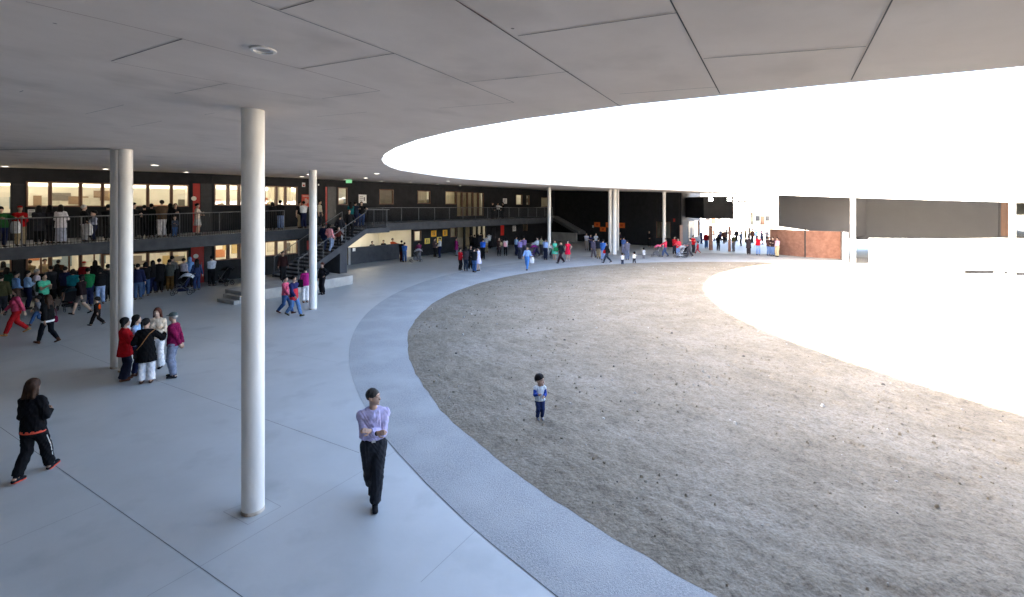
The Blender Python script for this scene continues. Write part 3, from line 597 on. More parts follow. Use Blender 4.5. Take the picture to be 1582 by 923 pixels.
for px, py, r, m_, s in ((1098, 386.5, .2, M_steel, "rusty round gate post standing below the black box"), (1127, 388.7, .13, M_steel, "dark rusty gate post below the right floodlight"), (1157.5, 391.5, .09, M_metal, "thin dark gate post in the middle of the entrance")):
    x, y = G(px, py); e = empty("gate_post", (x, y, 0), label=s, cat="post", group="gate posts at the entrance")
    MB().lathe([(r, 0), (r, 2.45)], 20).build("shaft", m_, e, smooth=True); MB().lathe([(r * 1.08, 2.452), (r * 1.08, 2.5)], 20).build("cap", m_, e)

# ------------------------------------------------------------------ columns
def column(px, py, r, label, dx=0):
    x, y = G(px, py); zt = float(ceil_z(x, y)) + .03; e = empty("column", (x, y, 0), label=label, cat="column", group="white round columns carrying the ring roof")
    MB().lathe([(r, .05), (r, 1.2), (r, 2.4), (r, 3.6), (r, zt)], 48).build("shaft", M_white, e, smooth=True)
    MB().lathe([(r + .004, 0.001), (r + .004, .03), (r + .001, .052)], 48).build("stained_base", surf("rust_stained_paint", (.30, .22, .15), (.62, .56, .48), scale=9, rough=.7, lo=.4, hi=.6), e, smooth=True)
column(391, 789, .155, "big white column in front with a square joint round its foot")
column(181.5, 568, .163, "white column of the twin pair at left, the rear and shadier one")
column(194, 573, .163, "white column of the twin pair at left, the front one behind the talking group")
column(483.5, 478, .16, "white column in front of the main stair")
column(848.5, 394, .155, "white column standing at the left end of the far black wall")
column(942.3, 391, .16, "left white column of the far cluster of three"); column(949.2, 394, .2, "thick middle column of the far cluster of three"); column(954.5, 388, .12, "thin right column of the far cluster of three")
column(1026, 388, .16, "white column before the framed window of the far black wall")
column(1318, 413, .16, "sunlit white column right of the mesh gate"); column(1564, 430, .16, "sunlit white column at the right edge by the window bay")

# ------------------------------------------------------------------ ring wall behind the camera so the court is enclosed
mb = MB(); n = 40
for i in range(n):
    t0, t1 = R(-195 + 140 * i / n) , R(-195 + 140 * (i + 1) / n)
    P0 = (CX + 41 * math.cos(t0), CY + 41 * math.sin(t0)); P1 = (CX + 41 * math.cos(t1), CY + 41 * math.sin(t1))
    if i < 5: continue
    mb.quad((*P0, 0), (*P1, 0), (*P1, 6.4), (*P0, 6.4))
tag(mb.build("rear_classroom_wall", M_black), "anthracite wall of the near classroom wing behind the viewer", "wall")

# ------------------------------------------------------------------ signs and notices
def board(f, x0, x1, y0, y1, m, name, label, cat, lines=None, group=None, off=.012, ink=None, xm=None):
    r = f.rect(x0, x1, y0, y1, xm); c = f.P((r[0] + r[1]) / 2, (r[2] + r[3]) / 2, 0); e = empty(name, tuple(c), label=label, cat=cat, group=group)
    t = MB(); f.box(t, r, .003, off); o = t.build("sheet", m); under(o, e)
    if lines:
        t = MB()
        for (u0, u1, v0, v1) in lines:
            W_, H_ = r[1] - r[0], r[3] - r[2]; f.box(t, (r[0] + u0 * W_, r[0] + u1 * W_, r[2] + v0 * H_, r[2] + v1 * H_), off + .0005, off + .002)
        under(t.build("print", ink or M_ink), e)
    return e
TXT = [(.12, .88, .80, .88), (.12, .7, .62, .68), (.12, .85, .5, .56), (.12, .6, .38, .44), (.12, .8, .24, .3)]
M_yel = surf("yellow_sheet", (.80, .58, .10), (.86, .66, .16), scale=8); M_ora = surf("orange_sheet", (.75, .13, .02), (.82, .18, .03), scale=8); M_amb = surf("amber_sheet", (.85, .42, .03), (.9, .5, .05), scale=8)
M_grn = emit("exit_green", (.03, .5, .14), .03)
DR = [(.3, .42, .2, .75), (.58, .7, .2, .7), (.25, .75, .78, .84)]
for (a, b, c, d, m, s) in ((656, 664, 368.5, 377, M_yel, "yellow poster lowest and leftmost of the four on the lower wall"), (666, 674, 356.5, 366, M_amb, "amber poster above the person in brown on the lower wall"), (684, 691, 355.5, 365, M_amb, "amber poster rightmost of the four, beside the lower window"), (675, 682, 366.5, 375.5, M_yel, "yellow poster half hidden behind the man in white")):
    board(F2, a, b, c, d, m, "poster", s, "poster", DR, "yellow posters on the lower wall")
for (a, b, c, d, s) in ((918, 927, 343.5, 351, "orange notice leftmost on the black end wall"), (927, 936, 351, 358, "orange notice below and right of the leftmost one"), (936, 943, 344, 351.5, "orange notice left of and half hidden by the column cluster"), (950, 956.5, 352.5, 359, "orange notice low beside the thin cluster column"), (954.5, 965.5, 344.5, 352.5, "orange notice rightmost on the black end wall")):
    board(F3, a, b, c, d, M_ora, "notice", s, "notice", [(.3, .7, .3, .7)], "orange notices on the end wall", ink=surf("orange_print", (.5, .07, .01), (.55, .08, .015), scale=9))
board(F3, 915, 917.5, 348.5, 352, M_paper, "small_sign", "tiny white sign left of the orange notices", "sign")
board(F2, 554, 566, 301, 314, M_paper, "notice_board", "white notice board with a small map on the upper wall right of the stair", "notice", [(.15, .55, .7, .76), (.15, .6, .5, .55), (.15, .5, .3, .35), (.66, .78, .25, .7)])
board(F2, 777, 783, 307, 315, M_paper, "notice", "white notice on the upper wall behind the far balcony people", "notice", TXT)
board(F2, 792, 797, 349, 357.5, M_paper, "notice", "white notice on the lower wall right of the red banner", "notice", TXT)
board(F2, 773.5, 778.5, 346, 364, surf("red_banner_cloth", (.62, .02, .015), (.7, .03, .02), scale=3), "banner", "narrow red vertical banner on the far lower wall", "banner")
board(F2, 466.5, 471.5, 282.5, 289, M_paper, "fire_sign", "small white and red fire sign on the upper wall left of the stair column", "sign", [(.2, .8, .15, .55)], ink=M_red)
board(F2, 466, 479, 301, 320, surf("red_poster", (.55, .06, .04), (.66, .12, .08), scale=6), "poster", "red poster with pale drawing on the upper wall behind the stair column", "poster", [(.1, .9, .84, .92), (.35, .6, .2, .7), (.5, .8, .3, .6)], ink=surf("pale_print", (.6, .35, .3), (.65, .4, .35), scale=9))
board(F2, 544, 548.5, 383.5, 388.5, M_paper, "small_sign", "small white sign on the kiosk counter's left end", "sign", off=.06)
board(F2, 491, 493, 284.5, 287, M_paper, "alarm_bell", "tiny white alarm on the upper wall right of the stair column", "alarm")
board(F1, 43, 54, 324, 337, M_paper, "notice_sheets", "white notice sheets under the left balcony windows", "notice", TXT)
board(F3, 1040, 1043, 338, 343, M_red, "alarm_disc", "small red alarm on the black wall's right end", "alarm")
x, y, z = C(539, 277); e = empty("exit_sign", (x, y, z - .16), label="small green exit sign hanging from the ceiling right of the stair column", cat="exit sign")
MB().box(-.2, .2, -.02, .02, -.11, .11).build("panel", M_grn, e); MB().box(-.19, .19, -.016, .016, .112, .16).build("bracket", M_paper, e)
def text(s, size, m, loc, rot, parent=None):
    c = bpy.data.curves.new("lettering", 'FONT'); c.body = s; c.size = size; c.align_x = 'CENTER'; c.align_y = 'CENTER'; c.extrude = .002; c.materials.append(m)
    o = bpy.data.objects.new("tmp", c); COL.objects.link(o); dg = bpy.context.evaluated_depsgraph_get(); me = bpy.data.meshes.new_from_object(o.evaluated_get(dg)); bpy.data.objects.remove(o)
    q = bpy.data.objects.new("lettering", me); COL.objects.link(q); q.location = loc; q.rotation_euler = rot; q.parent = parent; return q

# ------------------------------------------------------------------ hill and houses beyond the gate
def hill_h(x, y): return max(0, (y - 90) * .085) + 2.0 * math.sin(x * .03) * min(1, max(0, (y - 90) / 60))
hv = MB(); nx, ny = 40, 24
for j in range(ny + 1):
    for i in range(nx + 1): x = -120 + 480 * i / nx; y = 85 + 420 * j / ny; hv.v.append((x, y, hill_h(x, y) - .02))
hv.f = [(j * (nx + 1) + i, j * (nx + 1) + i + 1, (j + 1) * (nx + 1) + i + 1, (j + 1) * (nx + 1) + i) for j in range(ny) for i in range(nx)]; hv.m = [0] * len(hv.f)
tag(hv.build("hill", M_dirt, smooth=True), kind="structure")
HC = [((.70, .66, .60), "cream"), ((.75, .74, .72), "white"), ((.52, .33, .22), "brick orange"), ((.55, .60, .52), "pale green"), ((.62, .60, .58), "grey"), ((.70, .55, .40), "tan")]
hs = [(1140, 95, 0, "lowest left"), (1158, 98, 1, "low, second from left"), (1178, 96, 3, "low middle with a dark window"), (1196, 100, 1, "low right beside the hall"), (1146, 125, 1, "mid slope left"), (1166, 130, 4, "mid slope middle"), (1188, 122, 5, "mid slope right"),
      (1102, 97, 4, "low, left of the gate box"), (1118, 104, 3, "low under the gate box"), (1152, 165, 0, "higher left"), (1172, 172, 1, "higher middle"), (1192, 168, 2, "higher right with an orange roof"), (1142, 210, 1, "top left"), (1162, 225, 5, "top middle"), (1184, 215, 1, "top right"), (1560, 110, 4, "far right behind the window bay"), (1216, 95, 0, "behind the mesh gate"), (1240, 99, 1, "behind the right gate leaf")]
for i, (px, y, ci, s) in enumerate(hs):
    x = (px - 791) / F * y; z = hill_h(x, y) - .1; c, nm = HC[ci]; wd, dp, hh = random.uniform(3.2, 4.6), random.uniform(4, 6), random.uniform(2.4, 3.4)
    e = empty("hillside_house", (x, y, z), random.uniform(-.3, .3), label="%s house on the hillside beyond the gate, %s" % (nm, s), cat="house", group="houses on the hillside")
    m = surf("house_" + nm, tuple(v * .92 for v in c), c, scale=2); MB().box(-wd / 2, wd / 2, 0, dp, 0, hh).build("wall", m, e)
    r = MB(); ov = .25; r.hexa([(-wd / 2 - ov, -ov, hh), (wd / 2 + ov, -ov, hh), (wd / 2 + ov, dp + ov, hh), (-wd / 2 - ov, dp + ov, hh)], [(-wd / 2 - ov, dp / 2 - .05, hh + 1.1), (wd / 2 + ov, dp / 2 - .05, hh + 1.1), (wd / 2 + ov, dp / 2 + .05, hh + 1.1), (-wd / 2 - ov, dp / 2 + .05, hh + 1.1)])
    r.build("roof", surf("roof_%d" % (i % 3), [(.42, .2, .13), (.40, .39, .38), (.5, .34, .25)][i % 3], [(.5, .26, .17), (.5, .49, .48), (.56, .4, .3)][i % 3], scale=3), e)
    for wx in (-wd * .25, wd * .25): MB().box(wx - .4, wx + .4, -.03, -.004, 1.0, 2.0).build("window", M_slab, e)
    MB().box(-.4, .4, -.03, -.004, 0.0, 1.95).build("door", M_wood, e)
#PEOPLE#
# ------------------------------------------------------------------ people: signed-distance bodies meshed with surface nets
def bbox_of(p):
    if p[0] == 'c': a, b, r1, r2 = p[1:5]; r = max(r1, r2); return np.minimum(a, b) - r, np.maximum(a, b) + r
    if p[0] == 'e': a, b, r1, r2 = p[1:5]; r = max(*r1, *r2); return np.minimum(a, b) - r, np.maximum(a, b) + r
    c, rad = p[1], p[2]; r = max(rad); return c - r, c + r
def sdf(p, X):
    if p[0] == 'c':
        a, b, r1, r2 = p[1:5]; ab = b - a; L = ab @ ab + 1e-12; t = np.clip(((X - a) @ ab) / L, 0, 1); return np.linalg.norm(X - a - t[..., None] * ab, axis=-1) - (r1 + (r2 - r1) * t)
    if p[0] == 'e':
        a, b, r1, r2, side = p[1:6]; ab = b - a; L = math.sqrt(ab @ ab) + 1e-9; ax = ab / L; sd = side - (side @ ax) * ax; sd = sd / np.linalg.norm(sd); fw = np.cross(ax, sd)
        q = X - a; h = q @ ax; t = np.clip(h / L, 0, 1); rx = r1[0] + (r2[0] - r1[0]) * t; ry = r1[1] + (r2[1] - r1[1]) * t; m = np.minimum(rx, ry)
        ex = h - t * L; k = np.sqrt(((q @ sd) / rx) ** 2 + ((q @ fw) / ry) ** 2 + (ex / m) ** 2); return (k - 1) * m
    c, rad, M = p[1:4]; q = (X - c) @ M if M is not None else X - c; r = np.array(rad); k = np.linalg.norm(q / r, axis=-1); return (k - 1) * min(rad)
def mesh_sdf(prims, vox, k=.02, noise=0, cuts=()):
    """prims: list of (prim, [cut planes], 'add'|'sub', k)"""
    lo = np.min([bbox_of(p[0])[0] for p in prims if p[2] == 'add'], 0) - 2.5 * vox; hi = np.max([bbox_of(p[0])[1] for p in prims if p[2] == 'add'], 0) + 2.5 * vox
    n = np.ceil((hi - lo) / vox).astype(int) + 1; D = np.full(n, .5, np.float32)
    axs = [lo[i] + vox * np.arange(n[i]) for i in range(3)]
    for p, cp, mode, kk in prims:
        kk = k if kk is None else kk; b0, b1 = bbox_of(p); pad = kk + 2 * vox
        i0 = np.maximum(0, np.floor((b0 - pad - lo) / vox).astype(int)); i1 = np.minimum(n, np.ceil((b1 + pad - lo) / vox).astype(int) + 1)
        if np.any(i1 <= i0): continue
        sl_ = tuple(slice(a, b) for a, b in zip(i0, i1)); X = np.stack(np.meshgrid(*[axs[i][i0[i]:i1[i]] for i in range(3)], indexing='ij'), -1)
        d = sdf(p, X)
        for (pt, nr) in cp: d = np.maximum(d, (X - pt) @ nr)
        A = D[sl_]
        if mode == 'sub': D[sl_] = np.maximum(A, -d); continue
        if kk > 0: h = np.clip(.5 + .5 * (A - d) / kk, 0, 1); D[sl_] = A * (1 - h) + d * h - kk * h * (1 - h)
        else: D[sl_] = np.minimum(A, d)
    if noise or cuts:
        X = np.stack(np.meshgrid(*axs, indexing='ij'), -1)
        if noise: D = D + noise * (np.sin(X[..., 2] * 41 + 9 * np.sin(X[..., 0] * 17 + X[..., 2] * 6)) * np.sin(X[..., 1] * 33 + X[..., 0] * 29 + 2) + .6 * np.sin(X[..., 0] * 61 - X[..., 2] * 37 + X[..., 1] * 50))
        for (pt, nr) in cuts: D = np.maximum(D, (X - pt) @ nr)
    # surface nets
    ins = D < 0; c = [ins[i:n[0] - 1 + i, j:n[1] - 1 + j, l:n[2] - 1 + l] for i in (0, 1) for j in (0, 1) for l in (0, 1)]
    s = sum(x.astype(np.int8) for x in c); mask = (s > 0) & (s < 8); ijk = np.argwhere(mask); idx = np.full(mask.shape, -1, np.int32); idx[mask] = np.arange(len(ijk))
    val = {(i, j, l): D[ijk[:, 0] + i, ijk[:, 1] + j, ijk[:, 2] + l] for i in (0, 1) for j in (0, 1) for l in (0, 1)}
    acc = np.zeros((len(ijk), 3)); cnt = np.zeros(len(ijk))
    for ax in range(3):
        o = [a for a in range(3) if a != ax]
        for u in (0, 1):
            for v in (0, 1):
                q0 = [0, 0, 0]; q0[o[0]] = u; q0[o[1]] = v; q1 = list(q0); q1[ax] = 1; d0, d1 = val[tuple(q0)], val[tuple(q1)]; x = (d0 < 0) != (d1 < 0)
                t = np.where(x, d0 / np.where(x, d0 - d1, 1), 0); pos = np.array(q0, float)[None] + np.zeros((len(ijk), 3)); pos[:, ax] = t; acc[x] += pos[x]; cnt += x
    co = lo + vox * (ijk + acc / cnt[:, None]); Q = []
    for ax in range(3):
        b, cc = [(1, 2), (2, 0), (0, 1)][ax]; s0 = [slice(None)] * 3; s1 = [slice(None)] * 3; s0[ax] = slice(0, -1); s1[ax] = slice(1, None)
        A, B = ins[tuple(s0)], ins[tuple(s1)]; e = np.argwhere(A != B); e = e[(e[:, b] > 0) & (e[:, cc] > 0) & (e[:, b] < n[b] - 1) & (e[:, cc] < n[cc] - 1)]
        flip = A[tuple(e.T)]; qs = []
        for db, dc in ((0, 0), (-1, 0), (-1, -1), (0, -1)): f = e.copy(); f[:, b] += db; f[:, cc] += dc; qs.append(idx[tuple(f.T)])
        q = np.stack(qs, -1); q[~flip] = q[~flip][:, ::-1]; Q.append(q)
    return co, np.concatenate(Q)
V = lambda *a: np.array(a, float)
def ik(a, c, l1, l2, hint):
    d = c - a; D = np.linalg.norm(d); D2 = min(D, (l1 + l2) * .998); u = d / (D + 1e-9); c = a + u * D2; x = (l1 * l1 - l2 * l2 + D2 * D2) / (2 * D2); h = math.sqrt(max(0, l1 * l1 - x * x))
    p = hint - (hint @ u) * u; p = p / (np.linalg.norm(p) + 1e-9); return a + u * x + p * h, c
HANG = dict(hl=(.165, -.03, .475), hr=(-.165, -.02, .475))
POSES = {
 'stand': dict(HANG, fl=(.055, .02), fr=(-.055, -.01)),
 'front': dict(hl=(.03, -.125, .55), hr=(-.035, -.12, .54), fl=(.05, -.01), fr=(-.06, .02)),
 'walk': dict(hl=(.15, .10, .50), hr=(-.14, -.15, .53), fl=(.035, -.17), fr=(-.035, .19, .085), hip=-.018),
 'walk2': dict(hl=(.045, -.125, .64), hr=(-.055, -.13, .63), fl=(.04, .135, .055), fr=(-.04, -.145), hip=-.012),
 'crossed': dict(hl=(-.030, -.118, .690), hr=(.026, -.138, .672), fl=(.055, .0), fr=(-.055, .03), el=(.35, .05, -1), er=(-.35, .05, -1)),
 'stride': dict(hl=(-.030, -.118, .690), hr=(.026, -.138, .672), fl=(.012, -.06), fr=(-.02, .16, .10), hip=-.01, el=(.35, .05, -1), er=(-.35, .05, -1)),
 'behind': dict(hl=(.02, .10, .50), hr=(-.015, .115, .51), fl=(.06, .03), fr=(-.055, -.02), el=(.42, .8, -.35), er=(-.42, .8, -.35)),
 'push': dict(hl=(.10, -.24, .60), hr=(-.10, -.24, .60), fl=(.045, -.13), fr=(-.045, .16, .07), hip=-.015, lean=6),
 'lean': dict(hl=(.16, -.22, .66), hr=(-.13, -.24, .655), fl=(.05, .06), fr=(-.06, .12), lean=14),
 'phone': dict(hl=(.03, -.16, .70), hr=(-.045, -.16, .71), fl=(.06, .0), fr=(-.05, .03), pitch=14),
 'photo': dict(hl=(.045, -.17, .89), hr=(-.045, -.17, .89), fl=(.06, .0), fr=(-.06, .02)),
 'talk': dict(hl=(.10, -.12, .62), hr=(-.20, -.16, .70), fl=(.06, .0), fr=(-.06, .01), er=(-.5, .5, -.6)),
 'climb': dict(hl=(.16, -.12, .56), hr=(-.15, -.02, .50), fl=(.045, -.13, .16), fr=(-.045, .10, .05), lean=8, hip=-.005),
 'hold': dict(hl=(.06, -.14, .62), hr=(-.06, -.145, .68), fl=(.05, .0), fr=(-.05, .0)),
 'hip': dict(hl=(.125, -.02, .585), hr=(-.165, -.02, .475), fl=(.07, .0), fr=(-.05, .0), el=(1, .5, 0)),
}
ADULT = dict(hip=.525, sh=.786, shw=.097, neck=.828, hc=.934, hs=1.0, up=.168, fo=.140, knee=.245, wst=.60, hipw=.093, fem=0)
FEMALE = dict(ADULT, shw=.086, hipw=.096, fem=1)
KID = dict(ADULT, hip=.47, sh=.718, shw=.092, neck=.762, hc=.89, hs=1.38, up=.15, fo=.125, knee=.222, wst=.55, hipw=.095)
TODDLER = dict(KID, hip=.435, sh=.672, neck=.715, hc=.845, hs=1.72, up=.14, fo=.118, knee=.2045, wst=.51, shw=.098)
class Fig:
    """skeleton of one posed figure, metres, facing -Y with the feet on z = 0"""
    def __init__(s, pose, P, H, yaw=0, vox=.024):
        s.P, s.H, s.vox = P, H, vox; p = POSES[pose]; s.hi = vox < .016; s.p = p
        dz = p.get('hip', 0); s.hip = V(0, 0, P['hip'] + dz); lean = R(p.get('lean', 0)); s.lean = lean
        Lm = np.array([[1, 0, 0], [0, math.cos(lean), math.sin(lean)], [0, -math.sin(lean), math.cos(lean)]])
        s.up_ = lambda q: s.hip + Lm @ (V(*q) - V(0, 0, P['hip']))
        s.Lm = Lm; sc = P['sh'] / .786
        s.sh = [s.up_((sg * P['shw'], .004, P['sh'])) for sg in (1, -1)]
        s.wr = []; s.elb = []; s.knee = []; s.ank = []
        for i, (hk, ek, sg) in enumerate((('hl', 'el', 1), ('hr', 'er', -1))):
            h = V(*p[hk]); h[2] = h[2] * sc if h[2] > .55 else h[2] * P['hip'] / .525
            tgt = s.hip + (Lm @ (h - V(0, 0, P['hip'])) if p.get('lean', 0) < 10 or 1 else 0)
            e, c = ik(s.sh[i], tgt, P['up'], P['fo'], V(*p.get(ek, (sg * .45, .8, -.15)))); s.elb.append(e); s.wr.append(c)
        for i, (fk, sg) in enumerate((('fl', 1), ('fr', -1))):
            f = p[fk]; a = V(f[0], f[1], f[2] if len(f) > 2 else .042); hj = s.hip + V(sg * .05, 0, -.005)
            k, a2 = ik(hj, a, P['knee'], P['knee'] * .985, V(0, -1, .05)); s.knee.append(k); s.ank.append(a)
        yw = R(yaw); pt = R(p.get('pitch', 0)); cz, sz = math.cos(yw), math.sin(yw)
        s.hm = np.array([[cz, -sz, 0], [sz, cz, 0], [0, 0, 1]]) @ np.array([[1, 0, 0], [0, math.cos(pt), math.sin(pt)], [0, -math.sin(pt), math.cos(pt)]])
        s.nk = s.up_((0, .006, P['neck'])); s.hc = s.nk + V(0, -.012, P['hc'] - P['neck'])
    def head(s, x, y, z): return s.hc + s.hm @ (V(x, y, z) * s.P['hs'])
    def scale(s, prims):
        H = s.H; out = []
        for p, cp, m, k in prims:
            if p[0] == 'c': q = ('c', p[1] * H, p[2] * H, p[3] * H, p[4] * H)
            elif p[0] == 'e': q = ('e', p[1] * H, p[2] * H, tuple(v * H for v in p[3]), tuple(v * H for v in p[4]), p[5])
            else: q = ('o', p[1] * H, tuple(v * H for v in p[2]), p[3])
            out.append((q, [(a * H, b) for a, b in cp], m, None if k is None else k * H))
        return out
    def go(s, prims, k=.012, noise=0, cuts=()): return mesh_sdf(s.scale(prims), s.vox, k * s.H, noise, [(a * s.H, b) for a, b in cuts])
    def torso(s, g=0, fr=0):
        P = s.P; X = V(1, 0, 0); w = P['hipw']; u = s.up_; z = P['sh'] / .786
        o = [(('e', s.hip + V(0, .004, -.03), u((0, 0, P['wst'])), (w + g, .066 + g), (.078 + g, .056 + g), X), [], 'add', .02),
             (('e', u((0, 0, P['wst'] - .01)), u((0, .004, .765 * z)), (.080 + g, .057 + g), (P['shw'] - .008 + g, .064 + g), X), [], 'add', .02),
             (('c', s.sh[0] + V(0, 0, -.008), s.sh[1] + V(0, 0, -.008), .031 + g, .031 + g), [], 'add', .02)]
        o += [(('c', u((0, .01, .80 * z)), s.nk + V(0, .004, .005), .05 + g * .5, .032 + g * .5), [], 'add', .02)] if fr == 0 else [(('c', s.sh[0] + V(-.01, 0, .0), u((.016, .006, P['neck'] - .010)), .028 + g * .6, .026 + g), [], 'add', .015), (('c', s.sh[1] + V(.01, 0, .0), u((-.016, .006, P['neck'] - .010)), .028 + g * .6, .026 + g), [], 'add', .015)]
        if P['fem']: o += [(('o', u((sg * .045, -.052, .715 * z)), (.036 + g, .034 + g, .04 + g), None), [], 'add', .02) for sg in (1, -1)]
        return o
    def arms(s, g=0, end=1.0):
        o = []
        for i in (0, 1):
            o.append((('c', s.sh[i], s.elb[i], .029 + g, .0235 + g), [], 'add', .012))
            if end > .5:
                t = min(1, (end - .5) * 2); w_ = s.elb[i] + (s.wr[i] - s.elb[i]) * t; d = (s.wr[i] - s.elb[i]); d = d / np.linalg.norm(d); r2 = .0245 + (.0165 - .0245) * t
                o.append((('c', s.elb[i], w_ + d * .02, .0245 + g, r2 + g), [(w_, d)] if g else [], 'add', .01))
            elif g:
                d = (s.elb[i] - s.sh[i]); n_ = d / np.linalg.norm(d); o[-1] = (('c', s.sh[i], s.elb[i], .030 + g, .0245 + g), [(s.sh[i] + d * end * 2, n_)], 'add', .012)
        return o
    def hands(s):
        o = []
        for i, sg in ((0, 1), (1, -1)):
            w_ = s.wr[i]; d = w_ - s.elb[i]; d = d / np.linalg.norm(d); inn = V(-sg, -.15, .1); n_ = inn - (inn @ d) * d; n_ = n_ / np.linalg.norm(n_); b = np.cross(d, n_) * sg
            if b[1] > 0: b = -b           # thumb side looks forward
            o.append((('e', w_, w_ + d * .045, (.014, .0095), (.022, .009), b), [], 'add', .008))
            for j, (off, ln) in enumerate(((.0165, .036), (.0055, .042), (-.0055, .039), (-.0160, .030))):
                a = w_ + d * .047 + b * off; m = a + (d * .9 + n_ * .35) * ln * .6; e = m + (d * .5 + n_ * .85) * ln * .5; r = .0055 if s.hi else .007
                o += [(('c', a, m, r, r * .95), [], 'add', .003), (('c', m, e, r * .95, r * .8), [], 'add', .003)]
            a = w_ + d * .016 + b * .014; m = a + (d * .55 + b * .75 + n_ * .25) * .026; e = m + (d * .85 + b * .2 + n_ * .4) * .022; o += [(('c', a, m, .008, .0066), [], 'add', .004), (('c', m, e, .0066, .0055), [], 'add', .003)]
        return o
    def legs(s, g=0, gk=None, end=1.0, flare=0):
        o = []; gk = g if gk is None else gk
        for i, sg in ((0, 1), (1, -1)):
            hj = s.hip + V(sg * .048, .002, -.01)
            if end <= .5:
                d = s.knee[i] - hj; o.append((('c', hj, s.knee[i], .054 + g, .040 + g), [(hj + d * end * 2, d / np.linalg.norm(d))], 'add', .012)); continue
            o.append((('c', hj, s.knee[i], .054 + g, .036 + gk), [], 'add', .012)); t = (end - .5) * 2; a = s.knee[i] + (s.ank[i] - s.knee[i]) * t; d = s.ank[i] - s.knee[i]; d = d / np.linalg.norm(d)
            c = s.knee[i] + (s.ank[i] - s.knee[i]) * .32 + V(0, .008, 0)
            if g: o += [(('c', s.knee[i], a + d * .02, .036 + gk, .026 + gk + flare), [(a, d)], 'add', .012), (('c', s.knee[i], c, .034 + gk, .035 + gk), [], 'add', .012), (('c', c, s.ank[i], .035 + gk, .023 + gk), [(a, d)], 'add', .012)]
            else: o += [(('c', s.knee[i], c, .034, .034), [], 'add', .012), (('c', c, s.ank[i], .034, .021), [], 'add', .012)]
        return o
    def foot(s, i, g=0):
        a = s.ank[i]; lift = max(0, a[2] - .042); dn = -min(.9, lift * 9); f = V(0, -math.cos(dn), math.sin(dn)); u = V(0, -math.sin(dn) * -1, math.cos(dn)) if dn else V(0, 0, 1); u = V(0, math.sin(dn), math.cos(dn))
        if s.p['fl' if i == 0 else 'fr'][1] < -.12 and lift == 0: f = V(0, -.97, .22); u = V(0, .22, .97)
        h = a - u * .020 - f * .022; t = a - u * .026 + f * .088; return h, t, a, f, u
    def body(s):
        P = s.P; k = P['hs']; o = s.torso() + s.arms() + s.hands() + s.legs()
        for i in (0, 1): h, t, a, f, u = s.foot(i); o += [(('c', h, t, .019, .014), [], 'add', .012), (('c', a, h, .021, .018), [], 'add', .01)]
        M = s.hm
        o += [(('c', s.nk - V(0, 0, .02), s.head(0, .006, -.03), .031 * (1 + (k - 1) * .3), .030 * k ** .6), [], 'add', .008),
              (('o', s.head(0, .006, .012), (.0445 * k, .0565 * k, .053 * k), M), [], 'add', .008), (('o', s.head(0, -.016, -.028), (.035 * k, .039 * k, .040 * k), M), [], 'add', .014)]
        if s.hi:
            o += [(('c', s.head(0, -.050, .004), s.head(0, -.061, -.017), .0045 * k, .0085 * k), [], 'add', .006), (('c', s.head(-.024, -.043, .014), s.head(.024, -.043, .014), .006 * k, .006 * k), [], 'add', .008), (('o', s.head(0, -.048, -.038), (.013 * k, .008 * k, .005 * k), M), [], 'add', .005), (('o', s.head(0, -.045, -.058), (.013 * k, .011 * k, .010 * k), M), [], 'add', .008)]
            o += [(('o', s.head(sg * .045, .006, -.006), (.006 * k, .013 * k, .019 * k), M), [], 'add', .003) for sg in (1, -1)]
        return s.go(o, .012)
    def top(s, kind):
        P = s.P; u = s.up_; g = {'shirt': .011, 'sweater': .014, 'jacket': .018, 'coat': .02, 'tee': .011, 'dress': .010, 'blouse': .011, 'tunic': .013, 'vest': .016}[kind]
        hem = {'shirt': P['wst'] - .03, 'tucked': 0, 'sweater': P['hip'] - .03, 'jacket': P['hip'] - .045, 'coat': .34, 'tee': P['hip'] - .03, 'dress': .31, 'blouse': P['hip'] - .025, 'tunic': .40, 'vest': P['hip'] - .03}[kind]
        o = s.torso(g, 1); o += s.arms(g * .9, {'tee': .3, 'dress': .18, 'vest': .12}.get(kind, .97))
        if hem < P['hip'] - .05 or kind in ('jacket', 'blouse', 'sweater', 'tee', 'vest'):
            fl = {'dress': .055, 'coat': .03, 'tunic': .03}.get(kind, 0.0); hw = P['hipw']
            if kind == 'dress': o.append((('e', u((0, 0, P['wst'])), V(s.hip[0], s.hip[1], hem - .03), (.082 + g, .06 + g), (hw + fl + .02, .10 + fl), V(1, 0, 0)), [], 'add', .02))
            else: o.append((('e', u((0, 0, P['wst'])), V(s.hip[0], s.hip[1], min(hem, P['hip'] - .03) - .03), (.086 + g, .062 + g), (hw + g + fl, .070 + g + fl), V(1, 0, 0)), [], 'add', .02))
        cuts = [(V(0, 0, hem), V(0, 0, -1)), (s.nk + V(0, 0, .012), s.Lm @ V(0, -.35, .94))]
        return s.go(o, .012, .0055 if s.hi else .003, cuts)
    def bottom(s, kind):
        P = s.P; w = P['wst'] - .012
        if kind in ('skirt', 'longskirt'):
            hem = .30 if kind == 'skirt' else .05; o = [(('e', s.hip + V(0, 0, .06), V(s.hip[0], s.hip[1], hem - .03), (P['hipw'] + .0, .072), (.125, .11), V(1, 0, 0)), [], 'add', .02)]
            return s.go(o, .012, .003, [(V(0, 0, hem), V(0, 0, -1)), (V(0, 0, w), V(0, 0, 1))])
        g, gk, end, fl = {'trousers': (.011, .012, .965, .008), 'jeans': (.008, .008, .96, .004), 'leggings': (.005, .005, .94, 0), 'flared': (.011, .014, .99, .022), 'shorts': (.012, .014, .42, 0)}[kind]
        o = [(('e', s.hip + V(0, .004, -.035), s.up_((0, 0, P['wst'])), (P['hipw'] + g - .001, .067 + g), (.080 + g, .058 + g), V(1, 0, 0)), [], 'add', .02)] + s.legs(g, gk, end, fl)
